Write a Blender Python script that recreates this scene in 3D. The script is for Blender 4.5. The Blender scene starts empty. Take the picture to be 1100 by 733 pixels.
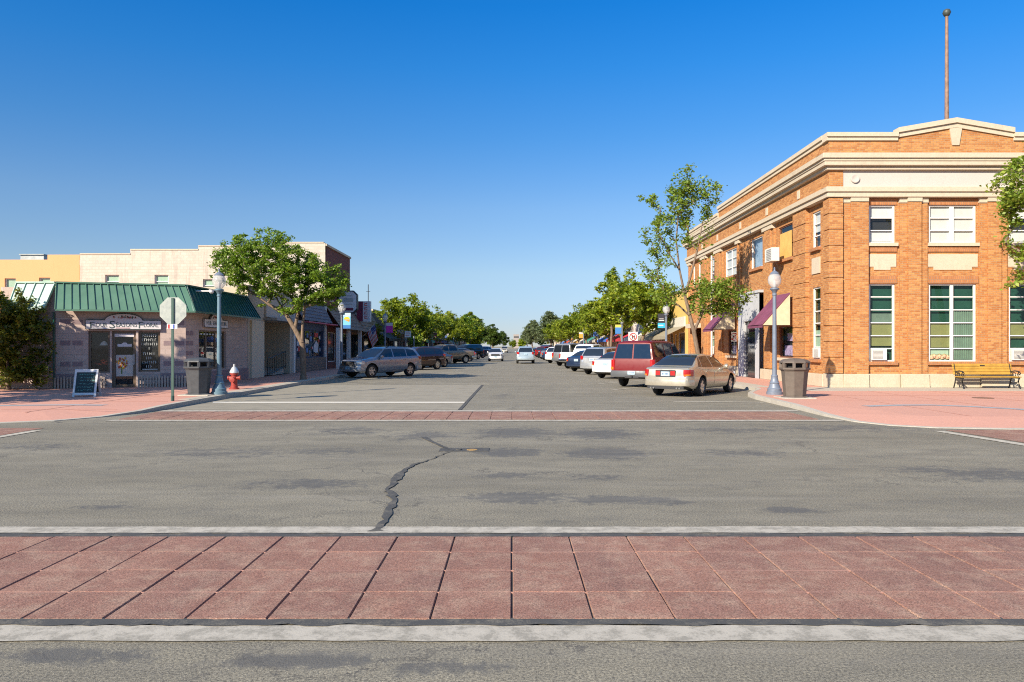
import bpy, bmesh, math, random
import numpy as np
from mathutils import Vector, Matrix
R = math.radians
SC = bpy.context.scene
COL = SC.collection
F, CAMZ, CX, HY = 815.0, 1.72, 550.0, 372.0     # focal length in photo pixels, eye height, vanishing point
rnd = random.Random(7)

# ------------------------------------------------------------------ mesh builder
class MB:
    def __init__(s): s.v = []; s.f = []; s.m = []
    def quad(s, a, b, c, d, m=0):
        n = len(s.v); s.v += [tuple(a), tuple(b), tuple(c), tuple(d)]; s.f.append((n, n+1, n+2, n+3)); s.m.append(m)
    def poly(s, pts, m=0):
        n = len(s.v); s.v += [tuple(p) for p in pts]; s.f.append(tuple(range(n, n+len(pts)))); s.m.append(m)
    def hexa(s, p, m=0):           # 8 points: bottom loop 0-3, top loop 4-7
        n = len(s.v); s.v += [tuple(q) for q in p]
        for f in ((3,2,1,0),(4,5,6,7),(0,1,5,4),(1,2,6,5),(2,3,7,6),(3,0,4,7)):
            s.f.append(tuple(n+i for i in f)); s.m.append(m)
    def box(s, x0, x1, y0, y1, z0, z1, m=0):
        s.hexa([(x0,y0,z0),(x1,y0,z0),(x1,y1,z0),(x0,y1,z0),(x0,y0,z1),(x1,y0,z1),(x1,y1,z1),(x0,y1,z1)], m)
    def prism(s, pts, vec, m=0):   # planar polygon (3d points) swept along vec
        k = len(pts); n = len(s.v); vec = Vector(vec)
        s.v += [tuple(p) for p in pts] + [tuple(Vector(p)+vec) for p in pts]
        s.f.append(tuple(range(n+k-1, n-1, -1))); s.m.append(m)
        s.f.append(tuple(range(n+k, n+2*k))); s.m.append(m)
        for i in range(k):
            j = (i+1) % k; s.f.append((n+i, n+j, n+k+j, n+k+i)); s.m.append(m)
    def tube(s, pts, rad, seg=8, m=0, caps=True):
        pts = [Vector(p) for p in pts]; rings = []
        if not hasattr(rad, '__len__'): rad = [rad]*len(pts)
        up = Vector((0,0,1))
        for i, p in enumerate(pts):
            d = (pts[min(i+1,len(pts)-1)] - pts[max(i-1,0)]).normalized()
            a = d.cross(up) if abs(d.z) < .95 else d.cross(Vector((0,1,0)))
            a.normalize(); b = d.cross(a)
            n = len(s.v); rings.append(n)
            for k in range(seg):
                t = 2*math.pi*k/seg; s.v.append(tuple(p + (a*math.cos(t)+b*math.sin(t))*rad[i]))
        for i in range(len(pts)-1):
            for k in range(seg):
                j = (k+1) % seg; s.f.append((rings[i]+k, rings[i]+j, rings[i+1]+j, rings[i+1]+k)); s.m.append(m)
        if caps:
            s.f.append(tuple(rings[0]+k for k in range(seg-1,-1,-1))); s.m.append(m)
            s.f.append(tuple(rings[-1]+k for k in range(seg))); s.m.append(m)
    def lathe(s, prof, seg=16, c=(0,0,0), m=0, axis='z', phase=0):   # prof: (radius, height)
        n0 = len(s.v)
        for r, h in prof:
            for k in range(seg):
                t = 2*math.pi*k/seg + phase; a, b = r*math.cos(t), r*math.sin(t)
                q = (a, b, h) if axis == 'z' else (a, h, b)
                s.v.append((c[0]+q[0], c[1]+q[1], c[2]+q[2]))
        for i in range(len(prof)-1):
            for k in range(seg):
                j = (k+1) % seg; s.f.append((n0+i*seg+k, n0+i*seg+j, n0+(i+1)*seg+j, n0+(i+1)*seg+k)); s.m.append(m)
        s.f.append(tuple(n0+k for k in range(seg-1,-1,-1))); s.m.append(m)
        L = n0+(len(prof)-1)*seg; s.f.append(tuple(L+k for k in range(seg))); s.m.append(m)
    def grid(s, P, m=0):           # P[i][j] 3d points
        n = len(s.v); a, b = len(P), len(P[0])
        for row in P: s.v += [tuple(p) for p in row]
        for i in range(a-1):
            for j in range(b-1):
                s.f.append((n+i*b+j, n+i*b+j+1, n+(i+1)*b+j+1, n+(i+1)*b+j)); s.m.append(m)
    def shell(s, P, D, m=0):       # grid P thickened towards grid D (same layout), closed
        n = len(s.v); a, b = len(P), len(P[0])
        for G in (P, D):
            for row in G: s.v += [tuple(p) for p in row]
        o = a*b
        for i in range(a-1):
            for j in range(b-1):
                q = (n+i*b+j, n+i*b+j+1, n+(i+1)*b+j+1, n+(i+1)*b+j)
                s.f.append(q); s.f.append(tuple(x+o for x in reversed(q))); s.m += [m, m]
        rim = [i*b for i in range(a)] + [(a-1)*b+j for j in range(1,b)] + [i*b+b-1 for i in range(a-2,-1,-1)] + [j for j in range(b-2,0,-1)]
        for k in range(len(rim)):
            p, q = rim[k], rim[(k+1) % len(rim)]
            s.f.append((n+p, n+q, n+q+o, n+p+o)); s.m.append(m)
    def build(s, name, mats, parent=None, off=(0,0,0), smooth=None, bevel=0, recalc=True):
        me = bpy.data.meshes.new(name)
        ox, oy, oz = off
        me.from_pydata([(x-ox, y-oy, z-oz) for x, y, z in s.v], [], s.f)
        mats = mats if isinstance(mats, (list, tuple)) else [mats]
        for q in mats: me.materials.append(q)
        if len(mats) > 1: me.polygons.foreach_set('material_index', s.m)
        if recalc or bevel:
            bm = bmesh.new(); bm.from_mesh(me)
            bmesh.ops.recalc_face_normals(bm, faces=bm.faces)
            if bevel:
                bmesh.ops.remove_doubles(bm, verts=bm.verts, dist=1e-5)
                es = [e for e in bm.edges if len(e.link_faces) == 2 and e.calc_face_angle(0) > .6]
                bmesh.ops.bevel(bm, geom=es, offset=bevel, segments=1, affect='EDGES', clamp_overlap=True)
            bm.to_mesh(me); bm.free()
        if smooth is not None: smooth_mesh(me, smooth)
        o = bpy.data.objects.new(name, me); COL.objects.link(o)
        if parent is not None: o.parent = parent
        return o

def smooth_mesh(me, deg):
    me.polygons.foreach_set('use_smooth', [True]*len(me.polygons))
    me.set_sharp_from_angle(angle=R(deg))

def tag(o, label=None, cat=None, group=None, kind=None):
    if label: o['label'] = label
    if cat: o['category'] = cat
    if group: o['group'] = group
    if kind: o['kind'] = kind
    return o
def thing(name, loc, label, cat, group=None, rz=0):
    o = bpy.data.objects.new(name, None); COL.objects.link(o)
    o.empty_display_size = .2; o.location = loc; o.rotation_euler = (0, 0, rz)
    return tag(o, label, cat, group)
def struct(mb, name, m, **k): return tag(mb.build(name, m, **k), kind='structure')
def copy_tree(o, parent=None):
    c = o.copy(); COL.objects.link(c)
    if parent is not None: c.parent = parent
    for ch in list(o.children): copy_tree(ch, c)
    return c

class Fr:       # facade frame: u along the wall, v up, w towards the street
    def __init__(s, o, d, out):
        s.o = Vector((o[0], o[1])); s.d = Vector(d).normalized(); s.n = Vector(out).normalized()
    def P(s, u, v, w=0):
        q = s.o + s.d*u + s.n*w; return (q.x, q.y, v)
    def box(s, mb, u0, u1, v0, v1, w0, w1, m=0):
        P = s.P
        mb.hexa([P(u0,v0,w0),P(u1,v0,w0),P(u1,v0,w1),P(u0,v0,w1),P(u0,v1,w0),P(u1,v1,w0),P(u1,v1,w1),P(u0,v1,w1)], m)
    def wall(s, mb, u0, u1, v0, v1, ops, w=0, reveal=.22, m=0):
        us = sorted({u0, u1, *[t for o in ops for t in o[:2]]}); vs = sorted({v0, v1, *[t for o in ops for t in o[2:4]]})
        for a, b in zip(us, us[1:]):
            for c, d in zip(vs, vs[1:]):
                cu, cv = (a+b)/2, (c+d)/2
                if any(o[0] < cu < o[1] and o[2] < cv < o[3] for o in ops): continue
                mb.quad(s.P(a,c,w), s.P(b,c,w), s.P(b,d,w), s.P(a,d,w), m)
        for o in ops:
            a, b, c, d = o[:4]; r = w-reveal
            mb.quad(s.P(a,c,w), s.P(a,d,w), s.P(a,d,r), s.P(a,c,r), m); mb.quad(s.P(b,c,w), s.P(b,d,w), s.P(b,d,r), s.P(b,c,r), m)
            mb.quad(s.P(a,d,w), s.P(b,d,w), s.P(b,d,r), s.P(a,d,r), m); mb.quad(s.P(a,c,w), s.P(b,c,w), s.P(b,c,r), s.P(a,c,r), m)

# ------------------------------------------------------------------ materials
class NT:
    def __init__(s, name):
        s.mat = bpy.data.materials.new(name); s.mat.use_nodes = True
        s.t = s.mat.node_tree; s.t.nodes.clear()
        s.out = s.n('ShaderNodeOutputMaterial')
    def n(s, typ, **k):
        q = s.t.nodes.new(typ)
        for a, b in k.items(): setattr(q, a, b)
        return q
    def l(s, a, b): s.t.links.new(a, b)
    def val(s, sock, x):
        if hasattr(x, 'is_linked') or isinstance(x, bpy.types.NodeSocket): s.l(x, sock)
        else: sock.default_value = x
    def math(s, op, a, b=0., c=None, clamp=False):
        q = s.n('ShaderNodeMath', operation=op, use_clamp=clamp); s.val(q.inputs[0], a); s.val(q.inputs[1], b)
        if c is not None: s.val(q.inputs[2], c)
        return q.outputs[0]
    def mix(s, f, a, b, mode='MIX'):
        q = s.n('ShaderNodeMix', data_type='RGBA', blend_type=mode)
        s.val(q.inputs[0], f)
        for i, x in ((6, a), (7, b)):
            if isinstance(x, (tuple, list)): x = (*x[:3], 1)
            s.val(q.inputs[i], x)
        return q.outputs[2]
    def noise(s, vec, scale, detail=4, rough=.6, out=0):
        q = s.n('ShaderNodeTexNoise'); s.l(vec, q.inputs['Vector']); q.inputs['Scale'].default_value = scale
        q.inputs['Detail'].default_value = detail; q.inputs['Roughness'].default_value = rough
        return q.outputs[out]
    def ramp(s, f, *stops):
        q = s.n('ShaderNodeValToRGB'); s.l(f, q.inputs[0]); e = q.color_ramp.elements
        while len(e) < len(stops): e.new(.5)
        for i, (p, c) in enumerate(stops):
            e[i].position = p; e[i].color = (*c, 1) if hasattr(c, '__len__') else (c, c, c, 1)
        return q.outputs[0]
    def rng(s, f, a, b, c=0., d=1.):
        q = s.n('ShaderNodeMapRange'); s.l(f, q.inputs[0])
        for i, x in enumerate((a, b, c, d)): q.inputs[i+1].default_value = x
        return q.outputs[0]
    def pos(s): return s.n('ShaderNodeNewGeometry').outputs['Position']
    def obj(s): return s.n('ShaderNodeTexCoord').outputs['Object']
    def scale(s, v, k):
        q = s.n('ShaderNodeVectorMath', operation='MULTIPLY'); s.l(v, q.inputs[0]); q.inputs[1].default_value = k; return q.outputs[0]
    def principled(s, col, rough=.6, metal=0., spec=.5, coat=0., bump=None, bstr=.3, bdist=.01):
        p = s.n('ShaderNodeBsdfPrincipled')
        if isinstance(col, (tuple, list)): col = (*col[:3], 1)
        s.val(p.inputs['Base Color'], col); s.val(p.inputs['Roughness'], rough); s.val(p.inputs['Metallic'], metal)
        p.inputs['Specular IOR Level'].default_value = spec; p.inputs['Coat Weight'].default_value = coat
        p.inputs['Coat Roughness'].default_value = .04
        if bump is not None:
            b = s.n('ShaderNodeBump'); b.inputs['Strength'].default_value = bstr; b.inputs['Distance'].default_value = bdist
            s.l(bump, b.inputs['Height']); s.l(b.outputs[0], p.inputs['Normal'])
        s.l(p.outputs[0], s.out.inputs[0]); return p

_mc = {}
def mat(name, col, rough=.6, metal=0., var=.14, scale=3., bump=0., bscale=40., spec=.5, coat=0.):
    if name in _mc: return _mc[name]
    t = NT(name); p = t.obj()
    f = t.noise(p, scale, 5, .65)
    lo = tuple(c*(1-var) for c in col); hi = tuple(min(1, c*(1+var)) for c in col)
    c = t.mix(t.rng(f, .3, .7), lo, hi)
    rg = t.rng(t.noise(p, scale*2.3, 3), .3, .7, max(0, rough-.08), min(1, rough+.08))
    b = t.noise(p, bscale, 3) if bump else None
    t.principled(c, rg, metal, spec, coat, b, bump)
    _mc[name] = t.mat; return t.mat

def facade_uv(t):       # brick coordinates that follow whichever way a wall faces
    g = t.n('ShaderNodeNewGeometry'); sp = t.n('ShaderNodeSeparateXYZ'); t.l(g.outputs['Position'], sp.inputs[0])
    sn = t.n('ShaderNodeSeparateXYZ'); t.l(g.outputs['True Normal'], sn.inputs[0])
    f = t.math('GREATER_THAN', t.math('ABSOLUTE', sn.outputs[0]), .71)
    u = t.math('ADD', t.math('MULTIPLY', sp.outputs[0], t.math('SUBTRACT', 1, f)), t.math('MULTIPLY', sp.outputs[1], f))
    cb = t.n('ShaderNodeCombineXYZ'); t.l(u, cb.inputs[0]); t.l(sp.outputs[2], cb.inputs[1])
    return cb.outputs[0]

def brick_mat(name, c1, c2, cm, bw=.21, bh=.072, mortar=.009, var=.3, stain=.35, offset=.5, rough=.85, bstr=.5):
    t = NT(name); uv = facade_uv(t)
    q = t.n('ShaderNodeTexBrick'); t.l(uv, q.inputs['Vector']); q.offset = offset
    q.inputs['Scale'].default_value = 1; q.inputs['Brick Width'].default_value = bw; q.inputs['Row Height'].default_value = bh
    q.inputs['Mortar Size'].default_value = mortar; q.inputs['Mortar Smooth'].default_value = .3; q.inputs['Bias'].default_value = 0
    q.inputs['Color1'].default_value = (*c1, 1); q.inputs['Color2'].default_value = (*c2, 1); q.inputs['Mortar'].default_value = (*cm, 1)
    n1 = t.noise(uv, 1.1, 6, .7); n2 = t.noise(uv, 14, 3)
    c = t.mix(t.rng(n2, .25, .75, 0, var), q.outputs[0], (c1[0]*.45, c1[1]*.42, c1[2]*.42))
    c = t.mix(t.rng(n1, .5, .8, 0, stain), c, (c2[0]*.62+.02, c2[1]*.6+.02, c2[2]*.6+.02))
    st = t.noise(t.scale(uv, (1.7,.16,1)), 1.5, 6, .75); c = t.mix(t.rng(st, .52, .78, 0, stain), c, tuple(x*.5+.01 for x in c1))
    h = t.math('SUBTRACT', t.math('MULTIPLY', n2, .5), q.outputs[1])
    t.principled(c, rough, 0, .3, 0, h, bstr, .012)
    return t.mat

def stone_mat(name, col, var=.2, stain=.4, dirt=(.3,.25,.18), scale=1.2, bump=.25):
    t = NT(name); p = t.pos()
    n1 = t.noise(p, scale, 7, .7); n2 = t.noise(p, 18, 4); 
    st = t.noise(t.scale(p, (2.2, 2.2, .35)), 1.6, 6, .7)
    c = t.mix(t.rng(n2, .3, .7), tuple(x*(1-var) for x in col), tuple(min(1, x*(1+var*.5)) for x in col))
    c = t.mix(t.rng(n1, .5, .75, 0, stain), c, dirt)
    c = t.mix(t.rng(st, .55, .8, 0, stain*.7), c, tuple(x*.6 for x in dirt))
    t.principled(c, .85, 0, .3, 0, n2, bump, .01); return t.mat

def glass_mat(name, tint=(.5,.55,.5), rough=.02):       # see-through pane: tinted transparency under a fresnel reflection
    t = NT(name); tr = t.n('ShaderNodeBsdfTransparent'); tr.inputs[0].default_value = (*tint, 1)
    gl = t.n('ShaderNodeBsdfGlossy'); gl.inputs['Roughness'].default_value = rough
    lw = t.n('ShaderNodeLayerWeight'); lw.inputs[0].default_value = .5
    f = t.math('ADD', t.math('MULTIPLY', t.math('POWER', lw.outputs['Facing'], 4.0), .8), .05)
    mx = t.n('ShaderNodeMixShader'); t.l(f, mx.inputs[0]); t.l(tr.outputs[0], mx.inputs[1]); t.l(gl.outputs[0], mx.inputs[2])
    t.l(mx.outputs[0], t.out.inputs[0]); return t.mat

def leaf_mat(name, c0, c1, c2, trans=.35):
    t = NT(name); g = t.n('ShaderNodeNewGeometry'); oi = t.n('ShaderNodeObjectInfo')
    big = t.noise(t.obj(), .9, 3)
    f = t.math('ADD', t.math('MULTIPLY', g.outputs['Random Per Island'], .65), t.math('MULTIPLY', big, .45))
    f = t.math('ADD', f, t.math('MULTIPLY', t.math('SUBTRACT', oi.outputs['Random'], .5), .25), clamp=True)
    c = t.ramp(f, (.1, c0), (.5, c1), (.95, c2))
    p = t.principled(c, .45, 0, .35)
    tl = t.n('ShaderNodeBsdfTranslucent'); t.l(t.mix(.6, c, (c2[0]*1.3, c2[1]*1.4, c2[2]*.6)), tl.inputs[0])
    mx = t.n('ShaderNodeMixShader'); mx.inputs[0].default_value = trans
    t.l(p.outputs[0], mx.inputs[1]); t.l(tl.outputs[0], mx.inputs[2]); t.l(mx.outputs[0], t.out.inputs[0]); return t.mat

def text_geo(s, size, depth=.006):
    cu = bpy.data.curves.new('lettering', 'FONT'); cu.body = s; cu.size = size; cu.extrude = depth; cu.resolution_u = 2
    o = bpy.data.objects.new('lettering', cu); me = o.to_mesh()
    v = [tuple(q.co) for q in me.vertices]; f = [tuple(p.vertices) for p in me.polygons]
    o.to_mesh_clear(); bpy.data.objects.remove(o); bpy.data.curves.remove(cu)
    return v, f
def put_text(mb, fr, s, u, v, w, size, width=None, flip=False, m=0, depth=.006):    # centred at u, baseline v
    V, Fc = text_geo(s, size, depth)
    if not V: return
    x0 = min(p[0] for p in V); x1 = max(p[0] for p in V); k = 1. if width is None else width/(x1-x0)
    n = len(mb.v); sg = -1 if flip else 1
    for x, y, z in V: mb.v.append(fr.P(u + sg*(x-(x0+x1)/2)*k, v+y, w+z))
    for f in Fc: mb.f.append(tuple(n+i for i in f)); mb.m.append(m)

# ------------------------------------------------------------------ common materials
PINK = stone_mat('pink_concrete', (.58,.305,.228), .12, .25, (.42,.25,.2), .7, .15)
TAN = stone_mat('tan_concrete', (.46,.41,.33), .12, .3, (.3,.26,.21), .8, .15)
KERBC = stone_mat('kerb_concrete', (.47,.43,.36), .15, .35, (.25,.22,.18), .9, .2)
CREAM = stone_mat('cream_stone', (.55,.465,.345), .12, .35, (.36,.28,.19), .9, .15)
BASE_ST = stone_mat('base_stone', (.52,.45,.33), .14, .5, (.36,.27,.16), 1.1, .2)
WHITEF = stone_mat('pale_frieze_stone', (.52,.47,.42), .08, .3, (.48,.42,.36), 1.0, .1)
ORANGE = brick_mat('orange_brick', (.41,.15,.042), (.65,.315,.105), (.42,.28,.16), stain=.3, var=.45)
DARKB = mat('dark_interior', (.02,.02,.02), .9)
WHITEP = mat('white_paint', (.72,.70,.66), .55, var=.06)
BLACKM = mat('black_metal', (.02,.02,.022), .45, var=.2)
GREENG = glass_mat('green_glass', (.70,.84,.74)); CLEARG = glass_mat('clear_glass', (.93,.95,.95))
DGLASS = mat('dark_glass', (.02,.025,.03), .05, spec=.9, var=.2)
def pane_parts(parent, fr, u0, u1, v0, v1, w, off, glass, back, bw=.14):
    m = MB(); m.quad(fr.P(u0,v0,w), fr.P(u1,v0,w), fr.P(u1,v1,w), fr.P(u0,v1,w)); m.build('pane', glass, parent, off)
    if back is not None:
        m = MB(); fr.box(m, u0, u1, v0, v1, w-bw-.03, w-bw); m.build('blind' if back.name.startswith('blind') else 'interior', back, parent, off)
def window(parent, fr, u0, u1, v0, v1, off, w=-.1, cols=1, rows=2, fm=None, glass=None, back=None, bar=.05, mull=.09, sill=None, blinds=(), name='window', sw=.14):
    """frame mesh is the window; pane, blind, sill are its sub-parts"""
    fm = fm or WHITEP; m = MB()
    fr.box(m, u0, u0+bar+.02, v0, v1, w-.05, w+.02); fr.box(m, u1-bar-.02, u1, v0, v1, w-.05, w+.02)
    fr.box(m, u0+bar+.02, u1-bar-.02, v0, v0+bar, w-.05, w+.02); fr.box(m, u0+bar+.02, u1-bar-.02, v1-bar, v1, w-.05, w+.02)
    for c in range(1, cols):
        uc = u0+(u1-u0)*c/cols; fr.box(m, uc-mull/2, uc+mull/2, v0+bar, v1-bar, w-.05, w+.012)
    for r in range(1, rows):
        vr = v0+(v1-v0)*r/rows; fr.box(m, u0+bar+.02, u1-bar-.02, vr-bar*.4, vr+bar*.4, w-.045, w+.006)
    o = m.build(name, fm, parent, off)
    pane_parts(o, fr, u0+.03, u1-.03, v0+.02, v1-.02, w-.02, off, glass or GREENG, back or DARKB)
    for bu0, bu1, bv0, bv1, bm in blinds:
        m = MB(); fr.box(m, u0+(u1-u0)*bu0+.04, u0+(u1-u0)*bu1-.04, v0+(v1-v0)*bv0, v0+(v1-v0)*bv1, w-.10, w-.07); m.build('blind', bm, o, off)
    if sill is not None:
        m = MB(); fr.box(m, u0-.08, u1+.08, v0-.13, v0-.002, -.25, sw); m.build('sill', sill, o, off)
    return o
# ------------------------------------------------------------------ ground, road, markings, pavements
def ellipse_mask(t, p, cx, cy, rx, ry):
    q = t.n('ShaderNodeVectorMath', operation='SUBTRACT'); t.l(p, q.inputs[0]); q.inputs[1].default_value = (cx, cy, 0)
    s = t.scale(q.outputs[0], (1/rx, 1/ry, 0)); ln = t.n('ShaderNodeVectorMath', operation='LENGTH'); t.l(s, ln.inputs[0])
    return t.rng(ln.outputs['Value'], 1.0, .25, 0, 1)
def GP(px, py): z = F*CAMZ/(py-HY); return ((px-CX)*z/F, z)      # photo pixel on the road -> world

def asphalt():
    t = NT('asphalt'); p = t.pos()
    big = t.noise(t.scale(p, (.35, 1, 1)), .45, 6, .65); mid = t.noise(t.scale(p, (.5,1,1)), 2.2, 5, .7)
    fine = t.noise(p, 58, 3, .8); fin2 = t.noise(p, 210, 2, .7)
    c = t.mix(t.rng(big, .3, .7), (.20,.18,.133), (.31,.282,.212))
    c = t.mix(t.rng(mid, .42, .72, 0, .6), c, (.14,.13,.105))
    c = t.mix(t.rng(fine, .35, .7), t.mix(1, c, (.34,.34,.35), 'MULTIPLY'), t.mix(1, c, (1.6,1.58,1.52), 'MULTIPLY'))
    c = t.mix(t.rng(fin2, .58, .68, 0, .75), c, (.60,.56,.47)); c = t.mix(t.rng(fin2, .42, .33, 0, .8), c, (.05,.05,.05))
    # oil-darkened patches where cars wait, each with a ragged edge of its own
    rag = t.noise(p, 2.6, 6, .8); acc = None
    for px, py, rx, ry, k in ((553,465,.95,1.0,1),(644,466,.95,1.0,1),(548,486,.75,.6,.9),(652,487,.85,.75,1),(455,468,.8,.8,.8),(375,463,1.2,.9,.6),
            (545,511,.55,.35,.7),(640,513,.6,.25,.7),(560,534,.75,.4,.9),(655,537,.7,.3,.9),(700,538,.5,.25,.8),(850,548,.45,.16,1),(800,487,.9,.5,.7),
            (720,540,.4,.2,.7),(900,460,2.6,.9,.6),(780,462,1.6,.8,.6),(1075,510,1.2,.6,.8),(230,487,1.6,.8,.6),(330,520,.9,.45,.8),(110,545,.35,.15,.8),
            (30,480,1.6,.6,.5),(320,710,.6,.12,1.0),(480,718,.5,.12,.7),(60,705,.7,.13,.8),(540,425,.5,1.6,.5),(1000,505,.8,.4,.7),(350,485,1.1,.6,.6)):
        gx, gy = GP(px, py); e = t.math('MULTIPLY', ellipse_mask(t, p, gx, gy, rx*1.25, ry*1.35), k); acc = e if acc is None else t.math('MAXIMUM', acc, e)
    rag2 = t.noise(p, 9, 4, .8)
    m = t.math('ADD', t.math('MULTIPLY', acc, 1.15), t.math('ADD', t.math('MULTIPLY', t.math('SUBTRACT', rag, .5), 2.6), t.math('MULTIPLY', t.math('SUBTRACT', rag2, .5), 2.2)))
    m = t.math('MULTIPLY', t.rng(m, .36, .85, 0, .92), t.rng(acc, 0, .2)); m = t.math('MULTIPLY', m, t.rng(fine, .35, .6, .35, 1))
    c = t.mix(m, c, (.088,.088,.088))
    bl = t.noise(t.scale(p, (.45,1,1)), 1.05, 7, .78); c = t.mix(t.math('MULTIPLY', t.rng(bl, .54, .68, 0, .55), t.rng(rag2, .4, .6, .4, 1)), c, (.095,.093,.088))
    # paler dusty wheel paths along the cross street
    dust = t.noise(t.scale(p, (.12, 1.4, 1)), 1.3, 5, .7); c = t.mix(t.rng(dust, .52, .75, 0, .4), c, (.30,.275,.225))
    vc = t.n('ShaderNodeTexVoronoi', feature='DISTANCE_TO_EDGE'); vc.inputs['Scale'].default_value = .33
    wv = t.n('ShaderNodeVectorMath', operation='ADD'); t.l(p, wv.inputs[0]); t.l(t.scale(t.noise(p, .9, 6, .7, 1), (2.2,2.2,0)), wv.inputs[1]); t.l(wv.outputs[0], vc.inputs['Vector'])
    crk = t.math('MULTIPLY', t.rng(vc.outputs['Distance'], .0025, .0075, .75, 0), t.rng(big, .45, .6)); c = t.mix(crk, c, (.07,.065,.06))
    h = t.math('ADD', fine, t.math('MULTIPLY', fin2, .6))
    t.principled(c, .82, 0, .35, 0, h, .55, .01); return t.mat
ASPH = asphalt()
def worn(name, col, thr=.42, under=(.16,.15,.125), sc=5.):
    t = NT(name); p = t.pos(); n = t.noise(p, sc, 6, .75); f = t.noise(p, 70, 3, .7)
    k = t.math('ADD', t.math('MULTIPLY', n, .7), t.math('MULTIPLY', f, .3))
    c = t.mix(t.rng(k, thr-.06, thr+.06), under, col); c = t.mix(t.rng(f, .3, .7, 0, .3), c, tuple(x*.75 for x in col))
    t.principled(c, .8, 0, .3, 0, f, .3, .006); return t.mat
LINE = worn('road_paint', (.455,.42,.35), .485, (.27,.25,.205), 6.); LINE2 = worn('old_road_paint', (.52,.48,.39), .46, (.26,.24,.2), 9.); SEAM = worn('tar_seam', (.075,.074,.070), .44, (.17,.155,.125))

def slab_mat():
    t = NT('red_paver'); p = t.pos(); g = t.n('ShaderNodeNewGeometry')
    f = t.noise(p, 85, 3, .75); f2 = t.noise(p, 240, 2); b = t.noise(p, .9, 5, .7); m = t.noise(p, 4, 5, .7)
    c = t.mix(t.rng(b, .3, .7), (.262,.122,.083), (.365,.195,.138))
    c = t.mix(t.math('MULTIPLY', g.outputs['Random Per Island'], .55), c, (.22,.115,.088))
    ty = t.noise(t.scale(p, (1.3,.10,1)), 1.2, 5, .7); c = t.mix(t.rng(ty, .5, .72, 0, .5), c, (.15,.09,.075)); c = t.mix(t.rng(ty, .42, .27, 0, .45), c, (.45,.33,.25))
    c = t.mix(t.rng(m, .46, .72, 0, .6), c, (.44,.31,.22))
    c = t.mix(t.rng(f, .34, .68), t.mix(1, c, (.45,.43,.43), 'MULTIPLY'), t.mix(1, c, (1.42,1.42,1.42), 'MULTIPLY'))
    c = t.mix(t.rng(f2, .6, .68, 0, .7), c, (.6,.48,.4)); c = t.mix(t.rng(f2, .36, .28, 0, .6), c, (.07,.05,.045))
    t.principled(c, .8, 0, .35, 0, f, .5, .01); return t.mat
SLAB = slab_mat(); GROUT = mat('pink_mortar', (.40,.215,.165), .9, var=.15)

XL, XR = -9.4, 7.85          # kerb lines of the main street
m = MB(); m.box(-1500, 1500, -600, 2500, -.5, -.03); struct(m, 'ground', mat('dry_ground', (.24,.21,.13), .95, var=.25, scale=.05))
m = MB(); m.quad((-260,-2.,0),(260,-2.,0),(260,20.2,0),(-260,20.2,0)); m.quad((-12,20.2,0),(12,20.2,0),(12,420,0),(-12,420,0)); m.quad((-12,-40,0),(12,-40,0),(12,-2.,0),(-12,-2.,0))
struct(m, 'road', ASPH)
# paler concrete lane on the left before the parked cars
m = MB(); m.quad((XL-.3,20.45,.004),(-1.4,20.45,.004),(-1.3,33.5,.004),(XL-.3,33.5,.004)); struct(m, 'concrete_lane', worn('pale_lane', (.30,.272,.21), .46, (.235,.213,.165), 1.8))
def rag_strip(mb, x0, x1, ya, yb, z, amp=.012, step=.25, slope=0., bow=0.):
    n = int((x1-x0)/step); pr = None
    for i in range(n+1):
        x = x0+(x1-x0)*i/n; d = slope*x + bow*x*x
        q = ((x, ya+d+rnd.uniform(-amp,amp), z), (x, yb+d+rnd.uniform(-amp,amp), z))
        if pr: mb.quad(pr[0], q[0], q[1], pr[1])
        pr = q
def crosswalk(y0, rows, x0, x1, near, far):
    g = .512; m = MB(); n0 = int(x0/g); n1 = int(x1/g)
    for i in range(n0, n1):
        for j in range(rows):
            xa, xb = i*g+.0045+rnd.uniform(-.003,.003), (i+1)*g-.0045+rnd.uniform(-.002,.002); ya, yb = y0+j*g+.004, y0+(j+1)*g-.004
            h = .016+rnd.uniform(-.002,.002); e = .006
            m.hexa([(xa,ya,.004),(xb,ya,.004),(xb,yb,.004),(xa,yb,.004),(xa+e,ya+e*.4,h),(xb-e,ya+e*.4,h),(xb-e,yb-e*.4,h),(xa+e,yb-e*.4,h)], 0)
    b = len(m.f)
    m.quad((n0*g,y0,.005),(n1*g,y0,.005),(n1*g,y0+rows*g,.005),(n0*g,y0+rows*g,.005), 1)
    for j in range(1, rows): m.box(n0*g, n1*g, y0+j*g-.006, y0+j*g+.006, .006, .0145, 2)
    struct(m, 'crosswalk', [SLAB, mat('dark_joint', (.06,.045,.04), .95), GROUT])
    m = MB(); rag_strip(m, x0, x1, *near, .008); rag_strip(m, x0, x1, *far, .008); struct(m, 'crosswalk_line', LINE)
crosswalk(4.75, 4, -14, 14, (4.41, 4.66), (6.96, 7.20))
m = MB(); rag_strip(m, -14, 14, 4.65, 4.76, .012, .025, .12); rag_strip(m, -14, 14, 6.80, 6.93, .012, .018, .12); struct(m, 'tar_seam', SEAM)
crosswalk(17.75, 4, -9.3, 7.6, (17.28, 17.66), (19.9, 20.3))
m = MB(); m.quad((-9.0,22.8,.010),(-1.42,22.8,.010),(-1.42,23.35,.010),(-9.2,23.35,.010)); struct(m, 'stop_line', worn('stop_paint', (.62,.58,.49), .36))
m = MB(); m.quad((-1.46,20.4,.010),(-1.36,20.4,.010),(-1.26,33.5,.010),(-1.36,33.5,.010))
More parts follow.
